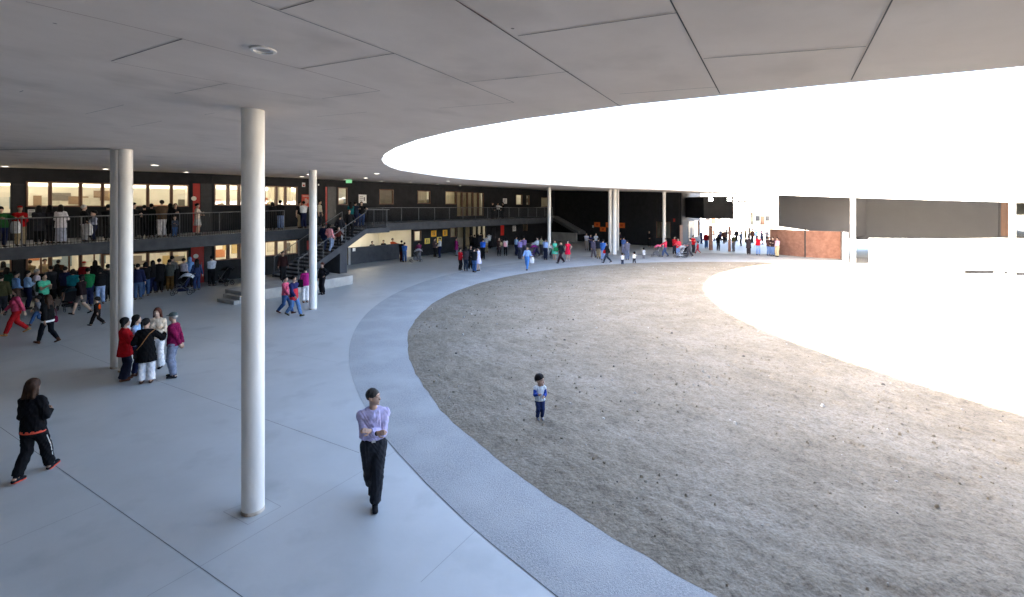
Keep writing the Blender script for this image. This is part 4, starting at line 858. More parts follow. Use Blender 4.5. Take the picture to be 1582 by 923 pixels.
        return s.go(o, .014, .0045 if s.hi else .002, [(s.up_((0, 0, w)), s.Lm @ V(0, 0, 1))])
    def shoe(s, i, kind='shoe'):
        h, t, a, f, u = s.foot(i); b = np.cross(f, u); o = [(('e', h - u * .002, t, (.022, .022), (.024, .017), V(1, 0, 0)), [], 'add', .01), (('c', a + u * .02, h + f * .02, .0245, .022), [], 'add', .012)]
        if kind == 'boot': d = s.knee[i] - a; d = d / np.linalg.norm(d); o.append((('c', a, a + d * .07, .029, .033), [(a + d * .06, d)], 'add', .01))
        cuts = [(h - u * .0215, -u)]
        if kind != 'boot': cuts.append((a + u * .026, u))
        return s.go(o, .01, 0, cuts)
    def hair(s, kind):
        k = s.P['hs']; M = s.hm; c = s.head(0, .010, .014); fwd = M @ V(0, -1, 0); up = V(0, 0, 1); g = .010 if kind not in ('crop',) else .005
        o = [(('o', c, ((.0445 + g) * k, (.056 + g) * k, (.053 + g) * k), M), [], 'add', .012)]
        if kind in ('long', 'verylong'):
            zl = -.105 if kind == 'long' else -.19
            for x in (-.034, 0, .034): o.append((('c', s.head(x, .030, 0), s.head(x * 1.25, .060 + (.012 if kind == 'verylong' else 0), zl), .026 * k, .021 * k), [], 'add', .015))
            for x in (-.043, .043): o.append((('c', s.head(x, .008, .01), s.head(x * 1.25, .022, zl * .8), .015 * k, .014 * k), [], 'add', .012))
        if kind == 'bob':
            for x in (-.042, -.02, .02, .042): o.append((('c', s.head(x, .022, 0), s.head(x * 1.1, .034, -.062), .022 * k, .021 * k), [], 'add', .015))
        if kind == 'pony': o += [(('o', s.head(0, .072, .02), (.02 * k, .02 * k, .02 * k), None), [], 'add', .01), (('c', s.head(0, .078, .015), s.head(0, .085, -.08), .018 * k, .012 * k), [], 'add', .01)]
        if kind == 'bun': o += [(('o', s.head(0, .068, .025), (.027 * k, .025 * k, .025 * k), None), [], 'add', .008)]
        if kind == 'tall': o.append((('o', s.head(0, .004, .038), (.046 * k, .056 * k, .044 * k), M), [], 'add', .012))
        # cut away the face opening
        zc = .030 if kind != 'crop' else .034
        sub = [(('o', s.head(0, -.064, -.022), (.043 * k, .050 * k, .058 * k), M), [], 'sub', 0)]
        cut = []
        if kind == 'tall': sub.append((('o', s.head(0, -.024, -.036), (.075 * k, .078 * k, .062 * k), M), [], 'sub', 0))
        if kind in ('short', 'crop', 'bun', 'pony'): sub.append((('o', s.head(0, -.030, -.045), (.075 * k, .072 * k, .060 * k), M), [], 'sub', 0))
        return s.go(o + sub, .012, .002)
    def cap(s):
        k = s.P['hs']; M = s.hm; o = [(('o', s.head(0, .006, .024), (.054 * k, .066 * k, .052 * k), M), [(s.head(0, 0, .022), V(0, 0, -1))], 'add', .006), (('e', s.head(0, -.055, .024), s.head(0, -.092, .020), (.040 * k, .006 * k), (.034 * k, .005 * k), M @ V(1, 0, 0)), [], 'add', .006)]
        return s.go(o, .005)
    def beanie(s): k = s.P['hs']; return s.go([(('o', s.head(0, .008, .018), (.054 * k, .067 * k, .058 * k), s.hm), [(s.head(0, -.05, .006), s.hm @ V(0, -.45, -.89))], 'add', .006)], .005)
    def hijab(s):
        k = s.P['hs']; o = [(('o', s.head(0, .010, .010), (.056 * k, .068 * k, .066 * k), s.hm), [], 'add', .01), (('c', s.head(0, .02, -.03), s.nk + V(0, .01, -.03), .05 * k, .075), [], 'add', .02), (('o', s.head(0, -.062, -.008), (.036 * k, .04 * k, .05 * k), s.hm), [], 'sub', 0)]
        return s.go(o, .012)
SKIN = [surf("skin_%d" % i, tuple(v * .88 for v in c), c, scale=20, rough=.55) for i, c in enumerate(((.50, .32, .235), (.42, .26, .185), (.56, .38, .285), (.34, .20, .14)))]
HAIRM = {n: surf("hair_" + n, tuple(v * .7 for v in c), tuple(v * 1.3 for v in c), scale=30, rough=.55, stretch=(1, 1, .2)) for n, c in dict(black=(.008, .007, .007), brown=(.04, .02, .012), auburn=(.07, .02, .012), greying=(.05, .047, .045), grey=(.30, .29, .28), white=(.55, .54, .52), blue=(.10, .28, .42)).items()}
M_eye = surf("dark_eye", (.015, .012, .01), (.02, .015, .012), scale=9, rough=.3)
CACHE = {}
COLS = dict(black=(22, 22, 25), charcoal=(48, 48, 54), grey=(110, 110, 116), lightgrey=(170, 172, 178), white=(226, 226, 230), cream=(222, 206, 176), beige=(178, 156, 124), khaki=(150, 132, 104), olive=(72, 70, 46), brown=(82, 52, 38), tan=(150, 108, 70),
            red=(178, 20, 24), darkred=(120, 16, 24), maroon=(104, 18, 52), magenta=(168, 24, 108), pink=(214, 96, 128), palepink=(222, 160, 172), orange=(232, 84, 26), mint=(86, 196, 160), aqua=(112, 214, 196), teal=(18, 106, 116), green=(26, 104, 62), darkgreen=(20, 62, 46),
            navy=(26, 32, 62), blue=(40, 84, 168), lightblue=(150, 184, 222), skyblue=(112, 152, 206), lavender=(186, 176, 220), purple=(96, 64, 132), denim=(58, 88, 134), lightdenim=(112, 148, 196), greydenim=(112, 122, 146), coral=(236, 92, 72))
def part(name, key, fn, mat, parent):
    if key not in CACHE:
        co, q = fn(); me = np_mesh(name, co, q); me.materials.append(mat); CACHE[key] = me
    me = CACHE[key]; o = bpy.data.objects.new(name, me); COL.objects.link(o)
    if parent is not None: o.parent = parent
    o.material_slots[0].link = 'OBJECT'; o.material_slots[0].material = mat
    return o
FIGS = {}
NPE = [0]
def person(loc, heading, label, top, bottom, pose='stand', hair='short', hcol='black', H=1.68, sex='m', yaw=0, vox=.02, shoe='black', skin=None, extra=None, group=None, shoekind='shoe', face=False, name="person"):
    """top/bottom: (garment, colour)"""
    NPE[0] += 1; kid = sex in 'kt'; P = TODDLER if sex == 't' else KID if kid else (FEMALE if sex == 'f' else ADULT); H0 = 1.0 if kid else 1.7; yk = int(round(yaw / 15) * 15)
    if vox >= .02 and kid: vox = .016
    if vox < .02: H0 = H if not kid else H0
    fk = (pose, sex, H0, yk, vox)
    if fk not in FIGS: FIGS[fk] = Fig(pose, P, H0, yk, vox)
    f = FIGS[fk]; sk = SKIN[NPE[0] % 3 if skin is None else skin]
    b = part(name, (fk, 'body'), f.body, sk, None); b.location = loc; heading += math.degrees(math.atan2(-loc[0], loc[1])); b.rotation_euler = (0, 0, R(heading)); s_ = H / H0; b.scale = (s_, s_, s_)
    tag(b, label, "person", group); cm = lambda c: cloth(COLS[c] if isinstance(c, str) else c)
    tk, tc = top; part({'tee': 't_shirt', 'vest': 'vest'}.get(tk, tk), (fk, 'top', tk), lambda: f.top(tk), cm(tc), b)
    if bottom: bk_, bc = bottom; part({'longskirt': 'skirt', 'flared': 'trousers'}.get(bk_, bk_), (fk, 'bot', bk_), lambda: f.bottom(bk_), cm(bc), b)
    for i in (0, 1): part('boot' if shoekind == 'boot' else 'shoe', (fk, shoekind, i), lambda i=i: f.shoe(i, shoekind), cm(shoe), b)
    if hair in ('cap', 'beanie', 'hijab'): part({'cap': 'cap', 'beanie': 'woolly_hat', 'hijab': 'headscarf'}[hair], (fk, hair), getattr(f, hair), cm(hcol), b)
    elif hair: part('hair', (fk, 'hair', hair), lambda: f.hair(hair), HAIRM[hcol], b)
    if face:
        for sg in (1, -1):
            q = f.head(sg * .0185, -.0470, .004) * f.H; part('eye', (fk, 'eye', sg), lambda q=q: mesh_sdf([(('o', q, (.0105 * P['hs'], .007, .0055 * P['hs']), f.hm), [], 'add', 0)], .003), M_eye, b)
            q0, q1 = f.head(sg * .0085, -.0525, .0165) * f.H, f.head(sg * .030, -.0445, .0175) * f.H; part('eyebrow', (fk, 'brow', sg), lambda a=q0, c=q1: mesh_sdf([(('c', a, c, .0042, .0034), [], 'add', 0)], .003), HAIRM['black' if hcol not in HAIRM or hcol == 'grey' else hcol], b)
        q0, q1 = f.head(-.014, -.0535, -.0385) * f.H, f.head(.014, -.0535, -.0385) * f.H; part('mouth', (fk, 'mouth'), lambda: mesh_sdf([(('c', q0, q1, .0045, .0045), [], 'add', 0)], .003), surf("lips", (.26, .10, .08), (.30, .12, .10), scale=9, rough=.5), b)
    b['_f'] = NPE[0]; del b['_f']
    PEOPLE.append((b, f)); return b, f
PEOPLE = []
def at(f, b, q):                          # local point (figure units of H) -> world
    m = Matrix.Translation(b.location) @ Matrix.Rotation(b.rotation_euler.z, 4, 'Z') @ Matrix.Diagonal((*b.scale, 1)); return m @ Vector(tuple(np.asarray(q, float) * f.H))
def gp(px, py): x, y = G(px, py); return (x, y, .003)
HI, MID = .0085, .0115
# ---- props held or worn
def bag(loc, size, col, label, cat="bag", rz=0, group=None, strap=.3, name=None):
    e = empty(name or ("backpack" if cat == "backpack" else "handbag"), tuple(loc), R(rz), label=label, cat=cat, group=group); a, b, c = size; m = cloth(COLS[col])
    v = []; k = MB(); zz = [0, .15, .7, .95, 1.0]; sc = [.82, 1.0, .95, .75, .45]; rings = []
    for z, s_ in zip(zz, sc): rings.append(len(k.v)); k.v += [(a / 2 * s_ * math.copysign(abs(math.cos(t)) ** .6, math.cos(t)), b / 2 * s_ * math.copysign(abs(math.sin(t)) ** .6, math.sin(t)), c * z) for t in np.linspace(0, 2 * math.pi, 16, endpoint=False)]
    for r0, r1 in zip(rings, rings[1:]):
        for j in range(16): k.f.append((r0 + j, r0 + (j + 1) % 16, r1 + (j + 1) % 16, r1 + j)); k.m.append(0)
    k.f += [tuple(range(15, -1, -1)), tuple(rings[-1] + j for j in range(16))]; k.m += [0, 0]; k.build("body", m, e, smooth=True)
    MB().tube([(a / 2 * math.cos(t) * .7, 0, c * .92 + strap * math.sin(t)) for t in np.linspace(0, math.pi, 9)], .008, 6).build("handle", m, e); return e
# ---- foreground figures
man, f = person(gp(577, 779), 1, "man with folded arms in pale lavender shirt and black trousers walking past the front column", ('shirt', (192, 186, 224)), ('trousers', (40, 42, 48)), 'stride', 'crop', 'greying', H=1.76, yaw=58, vox=HI, shoe=(30, 31, 35), skin=0, face=True)
part('collar', 'mancollar', lambda: f.go([(('e', f.nk + V(0, .006, -.016), f.nk + V(0, .004, .016), (.043, .042), (.037, .038), V(1, 0, 0)), [(f.nk + V(0, .0, .014), V(0, -.5, .86))], 'add', 0)], 0), cloth((176, 170, 210)), man)
q = f.up_((0, -.068, .585)); o = part('belt', 'manbelt', lambda: f.go([(('e', f.up_((0, 0, .565)), f.up_((0, 0, .598)), (.0945, .0715), (.094, .071), V(1, 0, 0)), [], 'add', 0)], 0, 0, [(V(0, 0, .590 - .012), V(0, 0, 1)), (V(0, 0, .566), V(0, 0, -1))]), cloth((18, 18, 20)), man)
k = MB(); p = f.hip * f.H; k.box(-.028, .028, -.135, -.12, .985, 1.02); k.build("belt_buckle", surf("bright_metal", (.5, .5, .5), (.6, .6, .6), scale=9, rough=.3), man)
k = MB().lathe([(.03, -.014), (.034, -.008), (.034, .008), (.03, .014)], 16); o = k.build("watch", M_metal, man); w_ = f.wr[1] * f.H; o.location = w_; o.rotation_euler = Vector(tuple(f.wr[1] - f.elb[1])).to_track_quat('Z', 'Y').to_euler()
wom, f = person(gp(51, 736), 138, "woman in black jacket with coral hem and black striped track pants walking away at left", ('sweater', (16, 16, 20)), ('trousers', (18, 18, 22)), 'walk2', 'long', 'brown', H=1.64, sex='f', vox=HI, shoe=(24, 26, 32), skin=1)
part('shirt_hem', 'wf_hem', lambda: f.go([(('e', f.up_((0, 0, .50)), V(f.hip[0], f.hip[1], .45), (P_ := f.P['hipw'] + .014, .082), (P_ + .003, .084), V(1, 0, 0)), [], 'add', 0)], 0, 0, [(V(0, 0, .452), V(0, 0, -1)), (V(0, 0, .482), V(0, 0, 1))]), cloth(COLS['coral']), wom)
for i in (0, 1): part('shoe_sole', ('wf_sole', i), lambda i=i: (lambda h, t, a, ff, u: f.go([(('e', h - u * .016, t - u * .012, (.025, .014), (.026, .012), V(1, 0, 0)), [], 'add', .01)], .005, 0, [(h - u * .026, -u), (h - u * .010, u)]))(*f.foot(i)), cloth(COLS['coral']), wom)
part('collar', 'wf_col', lambda: f.go([(('e', f.nk + V(0, .008, -.015), f.nk + V(0, .004, .012), (.046, .046), (.040, .041), V(1, 0, 0)), [], 'add', 0)], 0), cloth(COLS['blue']), wom)
stv = MB()
for i, sg in ((0, 1), (1, -1)):
    pts = [(f.hip + V(sg * .105, .0, -.02)) * f.H] ; a = f.knee[i] + V(sg * .052, 0, 0); b = f.ank[i] + V(sg * .040, 0, .02); pts = [Vector(tuple(v)) for v in (pts[0], a * f.H, b * f.H)]; stv.tube(pts, .007, 6)
    stv.build("trouser_stripe", M_paper, wom); stv = MB()
boy, f = person((*G(834, 650), .036), 12, "little boy in grey vest with blue sleeves standing alone on the sand", ('vest', (200, 208, 214)), ('jeans', (34, 46, 84)), 'hold', 'tall', H=.97, sex='t', yaw=40, vox=.007, shoe=(120, 124, 134), skin=0, face=True)
part('sleeves', 'boysleeves', lambda: f.go(f.arms(.0125, .97), .012), cloth((44, 70, 150)), boy)
part('collar', 'boycollar', lambda: f.go([(('e', f.nk + V(0, .006, -.014), f.nk + V(0, .002, .012), (.046, .046), (.042, .043), V(1, 0, 0)), [], 'add', 0)], 0), cloth(COLS['navy']), boy)
TALK = "people talking beside the twin columns"
person(gp(193, 588), 88, "woman with black bobbed hair in long red top and navy trousers beside the twin columns", ('tunic', (168, 14, 24)), ('flared', (24, 26, 42)), 'crossed', 'bob', H=1.62, sex='f', yaw=0, vox=MID, shoe='brown', group=TALK, skin=0, face=True)
person(gp(211, 580), 72, "woman in light blue blouse half hidden between the red and black clad women", ('blouse', 'lightblue'), ('jeans', 'navy'), 'front', 'long', H=1.60, sex='f', vox=MID, shoe='brown', group=TALK, skin=2, face=True)
b3, f3 = person(gp(226, 592), 168, "woman seen from behind in black coat and white flared trousers with a shoulder strap", ('coat', (14, 14, 16)), ('flared', (222, 224, 234)), 'talk', 'pony', H=1.64, sex='f', yaw=-30, vox=MID, shoe='brown', group=TALK, skin=0)
k = MB(); k.tube([(-.20, .05, 1.36), (-.09, .15, 1.27), (.06, .155, 1.03), (.19, .07, .86)], .011, 6); e = empty("shoulder_bag", tuple(b3.location), b3.rotation_euler.z, label="dark shoulder bag on a tan strap worn by the woman in the black coat", cat="bag"); k.build("strap", cloth(COLS['tan']), e)
MB().hexa([(.15, -.04, .66), (.26, -.04, .66), (.26, .1, .66), (.15, .1, .66)], [(.15, -.03, .88), (.25, -.03, .88), (.25, .09, .88), (.15, .09, .88)]).build("pouch", cloth((26, 24, 26)), e, bevel=.02)
person(gp(243, 569), -18, "woman with long auburn hair in beige blouse and white trousers facing the group", ('blouse', (206, 190, 168)), ('flared', (226, 226, 232)), 'hold', 'long', 'auburn', H=1.67, sex='f', vox=MID, shoe='black', group=TALK, skin=2, face=True)
person(gp(268, 583), -112, "older man with grey cap, maroon sweater and grey trousers, hands clasped behind him", ('sweater', (112, 16, 62)), ('trousers', (118, 126, 146)), 'behind', 'crop', 'grey', H=1.70, vox=MID, shoe='charcoal', yaw=-15, group=TALK, skin=0, face=True)
capman, cf_ = PEOPLE[-1]; part('cap', 'oldcap', cf_.cap, cloth((84, 96, 96)), capman)
# ---- walkers in the middle ground
W_ = "people walking across the court"
person(gp(25, 517), -80, "woman in pink plaid top, red trousers and tan boots striding left", ('blouse', (190, 72, 104)), ('jeans', (168, 26, 32)), 'walk', 'verylong', 'brown', H=1.64, sex='f', vox=.016, shoe='tan', shoekind='boot', group=W_)
bw, fw = person(gp(74, 531), 222, "woman with long brown hair, black jacket and brown ankle boots walking away", ('jacket', (18, 18, 20)), ('leggings', (20, 22, 28)), 'walk', 'verylong', 'brown', H=1.62, sex='f', vox=.016, shoe='brown', shoekind='boot', group=W_)
part('shirt_hem', 'w2hem', lambda: fw.go([(('e', fw.up_((0, 0, .50)), V(fw.hip[0], fw.hip[1], .43), (.113, .083), (.118, .086), V(1, 0, 0)), [], 'add', 0)], 0, 0, [(V(0, 0, .438), V(0, 0, -1)), (V(0, 0, .482), V(0, 0, 1))]), cloth(COLS['white']), bw)
bag(Vector(gp(82.5, 527)) + Vector((.0, 0, .62)), (.24, .12, .22), 'maroon', "maroon handbag at the side of the woman with the black jacket and boots", rz=20)
person(gp(150, 503), 240, "child in black costume with bright orange back panel walking away", ('sweater', (26, 20, 20)), ('trousers', (24, 18, 18)), 'walk', 'short', H=1.12, sex='k', vox=.014, group=W_)
k, kf = PEOPLE[-1]; part('costume_panel', 'orangepatch', lambda: kf.go([(('o', kf.up_((0, .072, .645)), (.06, .03, .10), None), [], 'add', 0)], 0), cloth(COLS['orange']), k)
person(gp(441, 485), 60, "woman with dark ponytail in rose pink sweatshirt and jeans walking with a man", ('sweater', (212, 92, 122)), ('jeans', 'denim'), 'walk', 'pony', H=1.60, sex='f', vox=.016, shoe='brown', shoekind='boot', group=W_)
person(gp(454, 489), 50, "man in navy and red jacket and blue jeans walking beside the woman in pink", ('jacket', (36, 40, 84)), ('jeans', (84, 120, 168)), 'walk', 'short', H=1.68, vox=.016, shoe='olive', group=W_)
k, kf = PEOPLE[-1]; part('jacket_panel', 'redpanel', lambda: kf.go([(('e', kf.up_((0, -.0, .48)), kf.up_((0, 0, .66)), (.114, .093), (.106, .086), V(1, 0, 0)), [], 'add', 0)], 0), cloth((190, 50, 60)), k)
person(gp(472, 468), 190, "woman in magenta jacket and white trousers standing left of the stair column", ('jacket', (158, 30, 112)), ('jeans', (224, 224, 232)), 'hold', 'short', H=1.66, sex='f', vox=.016, shoe='brown', group=W_)
person(gp(498, 455), -50, "person in black tracksuit with dark red hair right of the stair column", ('jacket', (20, 20, 24)), ('trousers', (22, 22, 26)), 'hip', 'short', 'auburn', H=1.62, sex='f', vox=.016, group=W_)
person((*G(437, 433, .5), .503), 20, "person in black and dark red by the foot of the stair", ('jacket', (40, 20, 20)), ('trousers', 'black'), 'stand', 'short', H=1.55)
# ---- crowd waiting on the ground floor at left
CR = "parents crowding before the lower classrooms"
def many(rows, group, place, base):
    for r in rows:
        px, py, hd, lab, top, bot, pose = r[:7]; kw = dict(r[7]) if len(r) > 7 else {}
        person(place(px, py), hd, lab, top, bot, pose, group=group, **kw)
F_ = dict(sex='f'); fl = dict(sex='f', hair='long'); kd = dict(sex='k')
many([
 (2, 488, 170, "person in grey green jacket cut by the left edge of the picture", ('jacket', 'olive'), ('trousers', 'charcoal'), 'stand'),
 (11, 470, 150, "person with dark green jacket near the left edge in the crowd", ('jacket', 'darkgreen'), ('trousers', 'black'), 'front', fl),
 (25, 480, 110, "man in blue shirt bending in the crowd behind the pink plaid woman", ('shirt', 'skyblue'), ('trousers', 'navy'), 'front'),
 (43, 478, 100, "man in light blue shirt standing sideways in the left crowd", ('shirt', 'lightblue'), ('trousers', 'navy'), 'crossed'),
 (57, 474, 80, "person with grey hair and white shirt facing the man in light blue", ('shirt', (214, 196, 206)), ('jeans', 'lightgrey'), 'talk', dict(hcol='grey')),
 (68, 486, 40, "man in mint green shirt with backpack in the left crowd", ('tee', 'mint'), ('trousers', 'black'), 'phone'),
 (46, 452, 180, "person with beige top at the lower window behind the men in shirts", ('shirt', 'khaki'), ('trousers', 'black'), 'front'),
 (69, 449, 20, "fair haired person in pale top near the orange lit window", ('shirt', 'beige'), ('trousers', 'charcoal'), 'stand', dict(hcol='brown')),
 (88, 462, 170, "woman in black with long hair left of the teal coat", ('jacket', 'black'), ('trousers', 'black'), 'front', fl),
 (78, 466, 190, "person in dark grey coat behind the mint green shirt", ('coat', 'charcoal'), ('trousers', 'black'), 'front', F_),
 (101, 468, 160, "woman in navy jacket and black skirt deep in the left crowd", ('jacket', 'navy'), ('skirt', 'black'), 'hold', F_),
 (113, 474, 185, "woman in long teal coat and maroon trousers in the left crowd", ('coat', 'teal'), ('trousers', (72, 20, 32)), 'front', dict(sex='f', hair='bob')),
 (126, 486, 235, "bare legged woman in dark top and shorts striding left in heels", ('jacket', (34, 22, 26)), ('shorts', (90, 84, 82)), 'walk', dict(sex='f', hair='bob', vox=.018)),
 (136, 474, 175, "man in green sweater with dark jeans seen from behind", ('sweater', 'green'), ('trousers', 'navy'), 'front', dict(H=1.74)),
 (155, 470, 185, "woman in black top and pale jeans left of the twin columns", ('sweater', 'black'), ('jeans', (150, 170, 206)), 'front', dict(sex='f', hair='bob', vox=.018)),
 (167, 466, 200, "person in all black just left of the twin columns", ('jacket', 'black'), ('trousers', 'black'), 'front', dict(H=1.75)),
 (130, 455, 190, "person in red cap and red top behind the green sweater", ('sweater', 'darkred'), ('trousers', 'black'), 'front', dict(hair='cap', hcol='red')),
 (147, 452, 170, "person with curly black hair and black coat behind the green sweater", ('coat', 'black'), ('trousers', 'black'), 'front', fl),
 (213, 463, 170, "man in navy jacket and jeans at the twin columns' right edge", ('jacket', 'navy'), ('jeans', (62, 82, 112)), 'stand', dict(H=1.72)),
 (209, 461, 200, "small child in purple beside the man in navy jacket", ('sweater', 'purple'), ('trousers', 'navy'), 'front', dict(sex='t', H=.95)),
 (225, 458, 175, "woman in black with hands clasped behind and blue jeans", ('sweater', 'black'), ('jeans', (56, 78, 112)), 'behind', dict(sex='f', hair='bob', H=1.7)),
 (236, 453, 190, "woman in black next to the one with hands behind her back", ('jacket', 'black'), ('jeans', 'navy'), 'front', fl),
 (246, 452, 180, "tall person in black coat in the middle of the right hand queue", ('coat', 'black'), ('trousers', 'black'), 'front', dict(H=1.76)),
 (262, 450, 175, "person with grey jacket and brown trousers left of the blue white stroller", ('jacket', (76, 78, 74)), ('trousers', (96, 70, 36)), 'front', dict(H=1.68)),
 (266, 446, 160, "person in pale grey top at the window behind the brown trousers", ('shirt', (120, 120, 118)), ('trousers', 'black'), 'hold', dict(H=1.78)),
 (284, 447, 140, "woman in white shirt and black trousers behind the blue white stroller", ('shirt', (196, 192, 208)), ('trousers', 'black'), 'front', F_),
 (293, 444, 190, "person in light blue hooded top before the red door", ('sweater', 'skyblue'), ('trousers', 'black'), 'front', dict(sex='f', hair='hijab', hcol='skyblue')),
 (304, 449, 190, "woman with long black hair in denim blue outfit at the lower red door", ('blouse', (44, 56, 92)), ('jeans', (48, 62, 100)), 'stand', dict(sex='f', hair='verylong', H=1.68, vox=.018)),
 (327, 442, 200, "man in white shirt and black trousers right of the lower red door", ('shirt', (206, 208, 218)), ('trousers', 'black'), 'front', dict(H=1.7, vox=.018)),
 (90, 451, 180, "person with pale beige jacket at the window left of the teal coat", ('jacket', 'brown'), ('trousers', 'black'), 'front'),
 (5, 455, 180, "person with brown hair near the door at the left edge", ('shirt', 'grey'), ('trousers', 'black'), 'front', fl),
 (33, 449, 170, "person in maroon top by the dark lower doorway", ('sweater', 'maroon'), ('trousers', 'black'), 'front', F_),
 (58, 502, -100, "child in blue jeans walking behind the pink plaid woman", ('sweater', 'grey'), ('jeans', 'denim'), 'walk', dict(sex='k', H=1.15)),
 (200, 449, 190, "person in black hidden behind the twin columns' right shaft", ('jacket', 'black'), ('trousers', 'black'), 'front'),
], CR, gp, "")
# ---- upper balcony at left
BL = "people waiting on the upper balcony"
many([
 (4, .45, 25, "person in green jacket and dark hat leaning on the rail at the left edge", ('jacket', (36, 84, 44)), ('jeans', 'navy'), 'lean', dict(hair='beanie', hcol='black')),
 (31, .7, 15, "person in bright red jacket and red cap with beige trousers on the balcony", ('jacket', (160, 16, 22)), ('trousers', 'khaki'), 'phone', dict(hair='cap', hcol='red', vox=.02)),
 (60, 1.3, 185, "woman with dark hair and dark coat facing the windows, left of two", ('coat', 'charcoal'), ('trousers', 'black'), 'front', fl),
 (77, 1.4, 150, "woman with long dark hair in dark grey beside the white shawl", ('jacket', (62, 58, 62)), ('trousers', 'charcoal'), 'front', fl),
 (94, .9, 160, "woman in white shawl and long pale skirt on the balcony", ('tunic', (226, 220, 226)), ('longskirt', (168, 172, 190)), 'hold', dict(sex='f', hair='long', H=1.7, vox=.02)),
 (130, .9, 110, "white haired person in black jacket and white trousers on the balcony", ('jacket', 'black'), ('trousers', 'lightgrey'), 'hold', dict(hcol='white', sex='f')),
 (145, .75, -60, "child in light shirt on the balcony beside the white haired person", ('shirt', (178, 186, 208)), ('jeans', 'navy'), 'hold', dict(sex='k', H=1.45)),
 (167, 1.0, 180, "person in black just left of the twin columns on the balcony", ('jacket', 'black'), ('trousers', 'black'), 'front'),
 (207, .6, 70, "man in black turned right beside the twin columns on the balcony", ('jacket', 'black'), ('trousers', 'black'), 'hold', dict(H=1.74)),
 (223, 1.3, 180, "shorter person in black second right of the twin columns upstairs", ('jacket', 'black'), ('trousers', 'black'), 'front', dict(H=1.62)),
 (234, 1.25, 170, "person in very dark green third right of the twin columns upstairs", ('jacket', (26, 34, 30)), ('trousers', 'black'), 'front', dict(H=1.68)),
 (250, .7, 195, "tall man in brown jacket and white trousers turned to the windows", ('jacket', (82, 66, 52)), ('trousers', (204, 200, 202)), 'front', dict(H=1.85, vox=.02)),
 (263, 1.2, 190, "woman in dark grey with pale bag strap right of the brown jacket", ('jacket', 'charcoal'), ('trousers', 'black'), 'front', fl),
 (271, .9, 20, "woman in black hooded top facing the court on the balcony", ('jacket', 'black'), ('trousers', 'black'), 'phone', fl),
 (270, .45, 10, "small child in blue denim standing behind the balcony rail", ('sweater', (70, 76, 92)), ('jeans', 'denim'), 'hold', dict(sex='k', H=1.08)),
 (305, .8, 75, "woman in cream short sleeved top before the upper red door", ('tee', (206, 190, 176)), ('skirt', (190, 190, 190)), 'talk', dict(sex='f', hair='bun', H=1.66, vox=.02)),
 (421, .8, 185, "person in black with curly hair left of the pair by the upper windows", ('jacket', 'black'), ('trousers', 'black'), 'front', dict(sex='f', hair='bob')),
 (433, .7, 170, "man in black jacket and pale jeans at the upper windows", ('jacket', 'black'), ('jeans', (120, 140, 180)), 'front', dict(H=1.78)),
 (463, .8, 40, "person in black top with cream trousers by the red upper poster", ('tee', 'black'), ('trousers', 'khaki'), 'stand'),
 (469, .5, 200, "man in white shirt with dark waistcoat and jeans left of the stair column", ('shirt', 'white'), ('jeans', 'navy'), 'front', dict(H=1.72)),
 (494, .8, 70, "person in cream shirt right of the stair column on the balcony", ('shirt', (206, 196, 176)), ('jeans', 'charcoal'), 'stand', dict(H=1.75)),
], BL, lambda px, bk: balc(px, bk), "")
many([(761, 1.5, 60, "person in black leftmost of three on the far balcony", ('jacket', 'black'), ('trousers', 'black'), 'front'),
 (770, 1.2, 30, "person in white shirt in the middle of three on the far balcony", ('shirt', 'white'), ('trousers', 'black'), 'lean'),
 (777, 1.2, -60, "person in black rightmost of three on the far balcony", ('jacket', 'black'), ('trousers', 'black'), 'front')], "people on the far balcony", lambda px, bk: balc(px, bk), "")
# landing and stair people
def stp(s, off): # point on the stair
    i = (s - SB) / (LA - SB); z = LZ if i >= 1 else Z0 + (LZ - Z0) * (math.floor(i * NSTEP) + 1) / NSTEP; p = S2(s, off); return (p.x, p.y, z + .005)
def onstair(px, s):
    t = (px - 791) / F; b = O2 + d2 * s; off = (t * b.y - b.x) / (n2.x - t * n2.y); return stp(s, min(6.5, max(4.7, off)))
ST = "people on the stair and its landing"
many([(526, -3.6, 190, "woman with long dark hair in teal top on the stair landing", ('blouse', (20, 92, 96)), ('jeans', 'black'), 'front', dict(sex='f', hair='verylong')),
 (549, -3.3, 150, "man in dark blue jacket behind the stair landing rail", ('jacket', (38, 44, 60)), ('jeans', 'navy'), 'front'),
 (559, -2.9, 10, "man in black t shirt and jeans at the corner of the stair landing", ('tee', 'black'), ('jeans', (50, 74, 122)), 'lean', dict(H=1.7)),
 (517, -6.5, 140, "woman in pale pink shirt and light jeans climbing the stair", ('blouse', (224, 150, 156)), ('jeans', (150, 168, 200)), 'climb', dict(sex='f', hair='bob', vox=.018)),
 (526, -5.6, 160, "person in dark grey with pale trousers above the pink shirt on the stair", ('jacket', 'charcoal'), ('trousers', 'lightgrey'), 'climb'),
 (532, -5.9, 10, "child in brown red top coming down the stair", ('sweater', (92, 36, 26)), ('trousers', 'black'), 'climb', dict(sex='k', H=1.2)),
 (540, -5.1, 15, "person in black with reddish hair coming down the stair", ('jacket', 'black'), ('trousers', 'black'), 'climb', dict(hcol='auburn')),
 (501, -6.4, 150, "person in navy on the wall side of the stair", ('jacket', 'navy'), ('jeans', (44, 58, 92)), 'climb', F_)], ST, onstair, "")
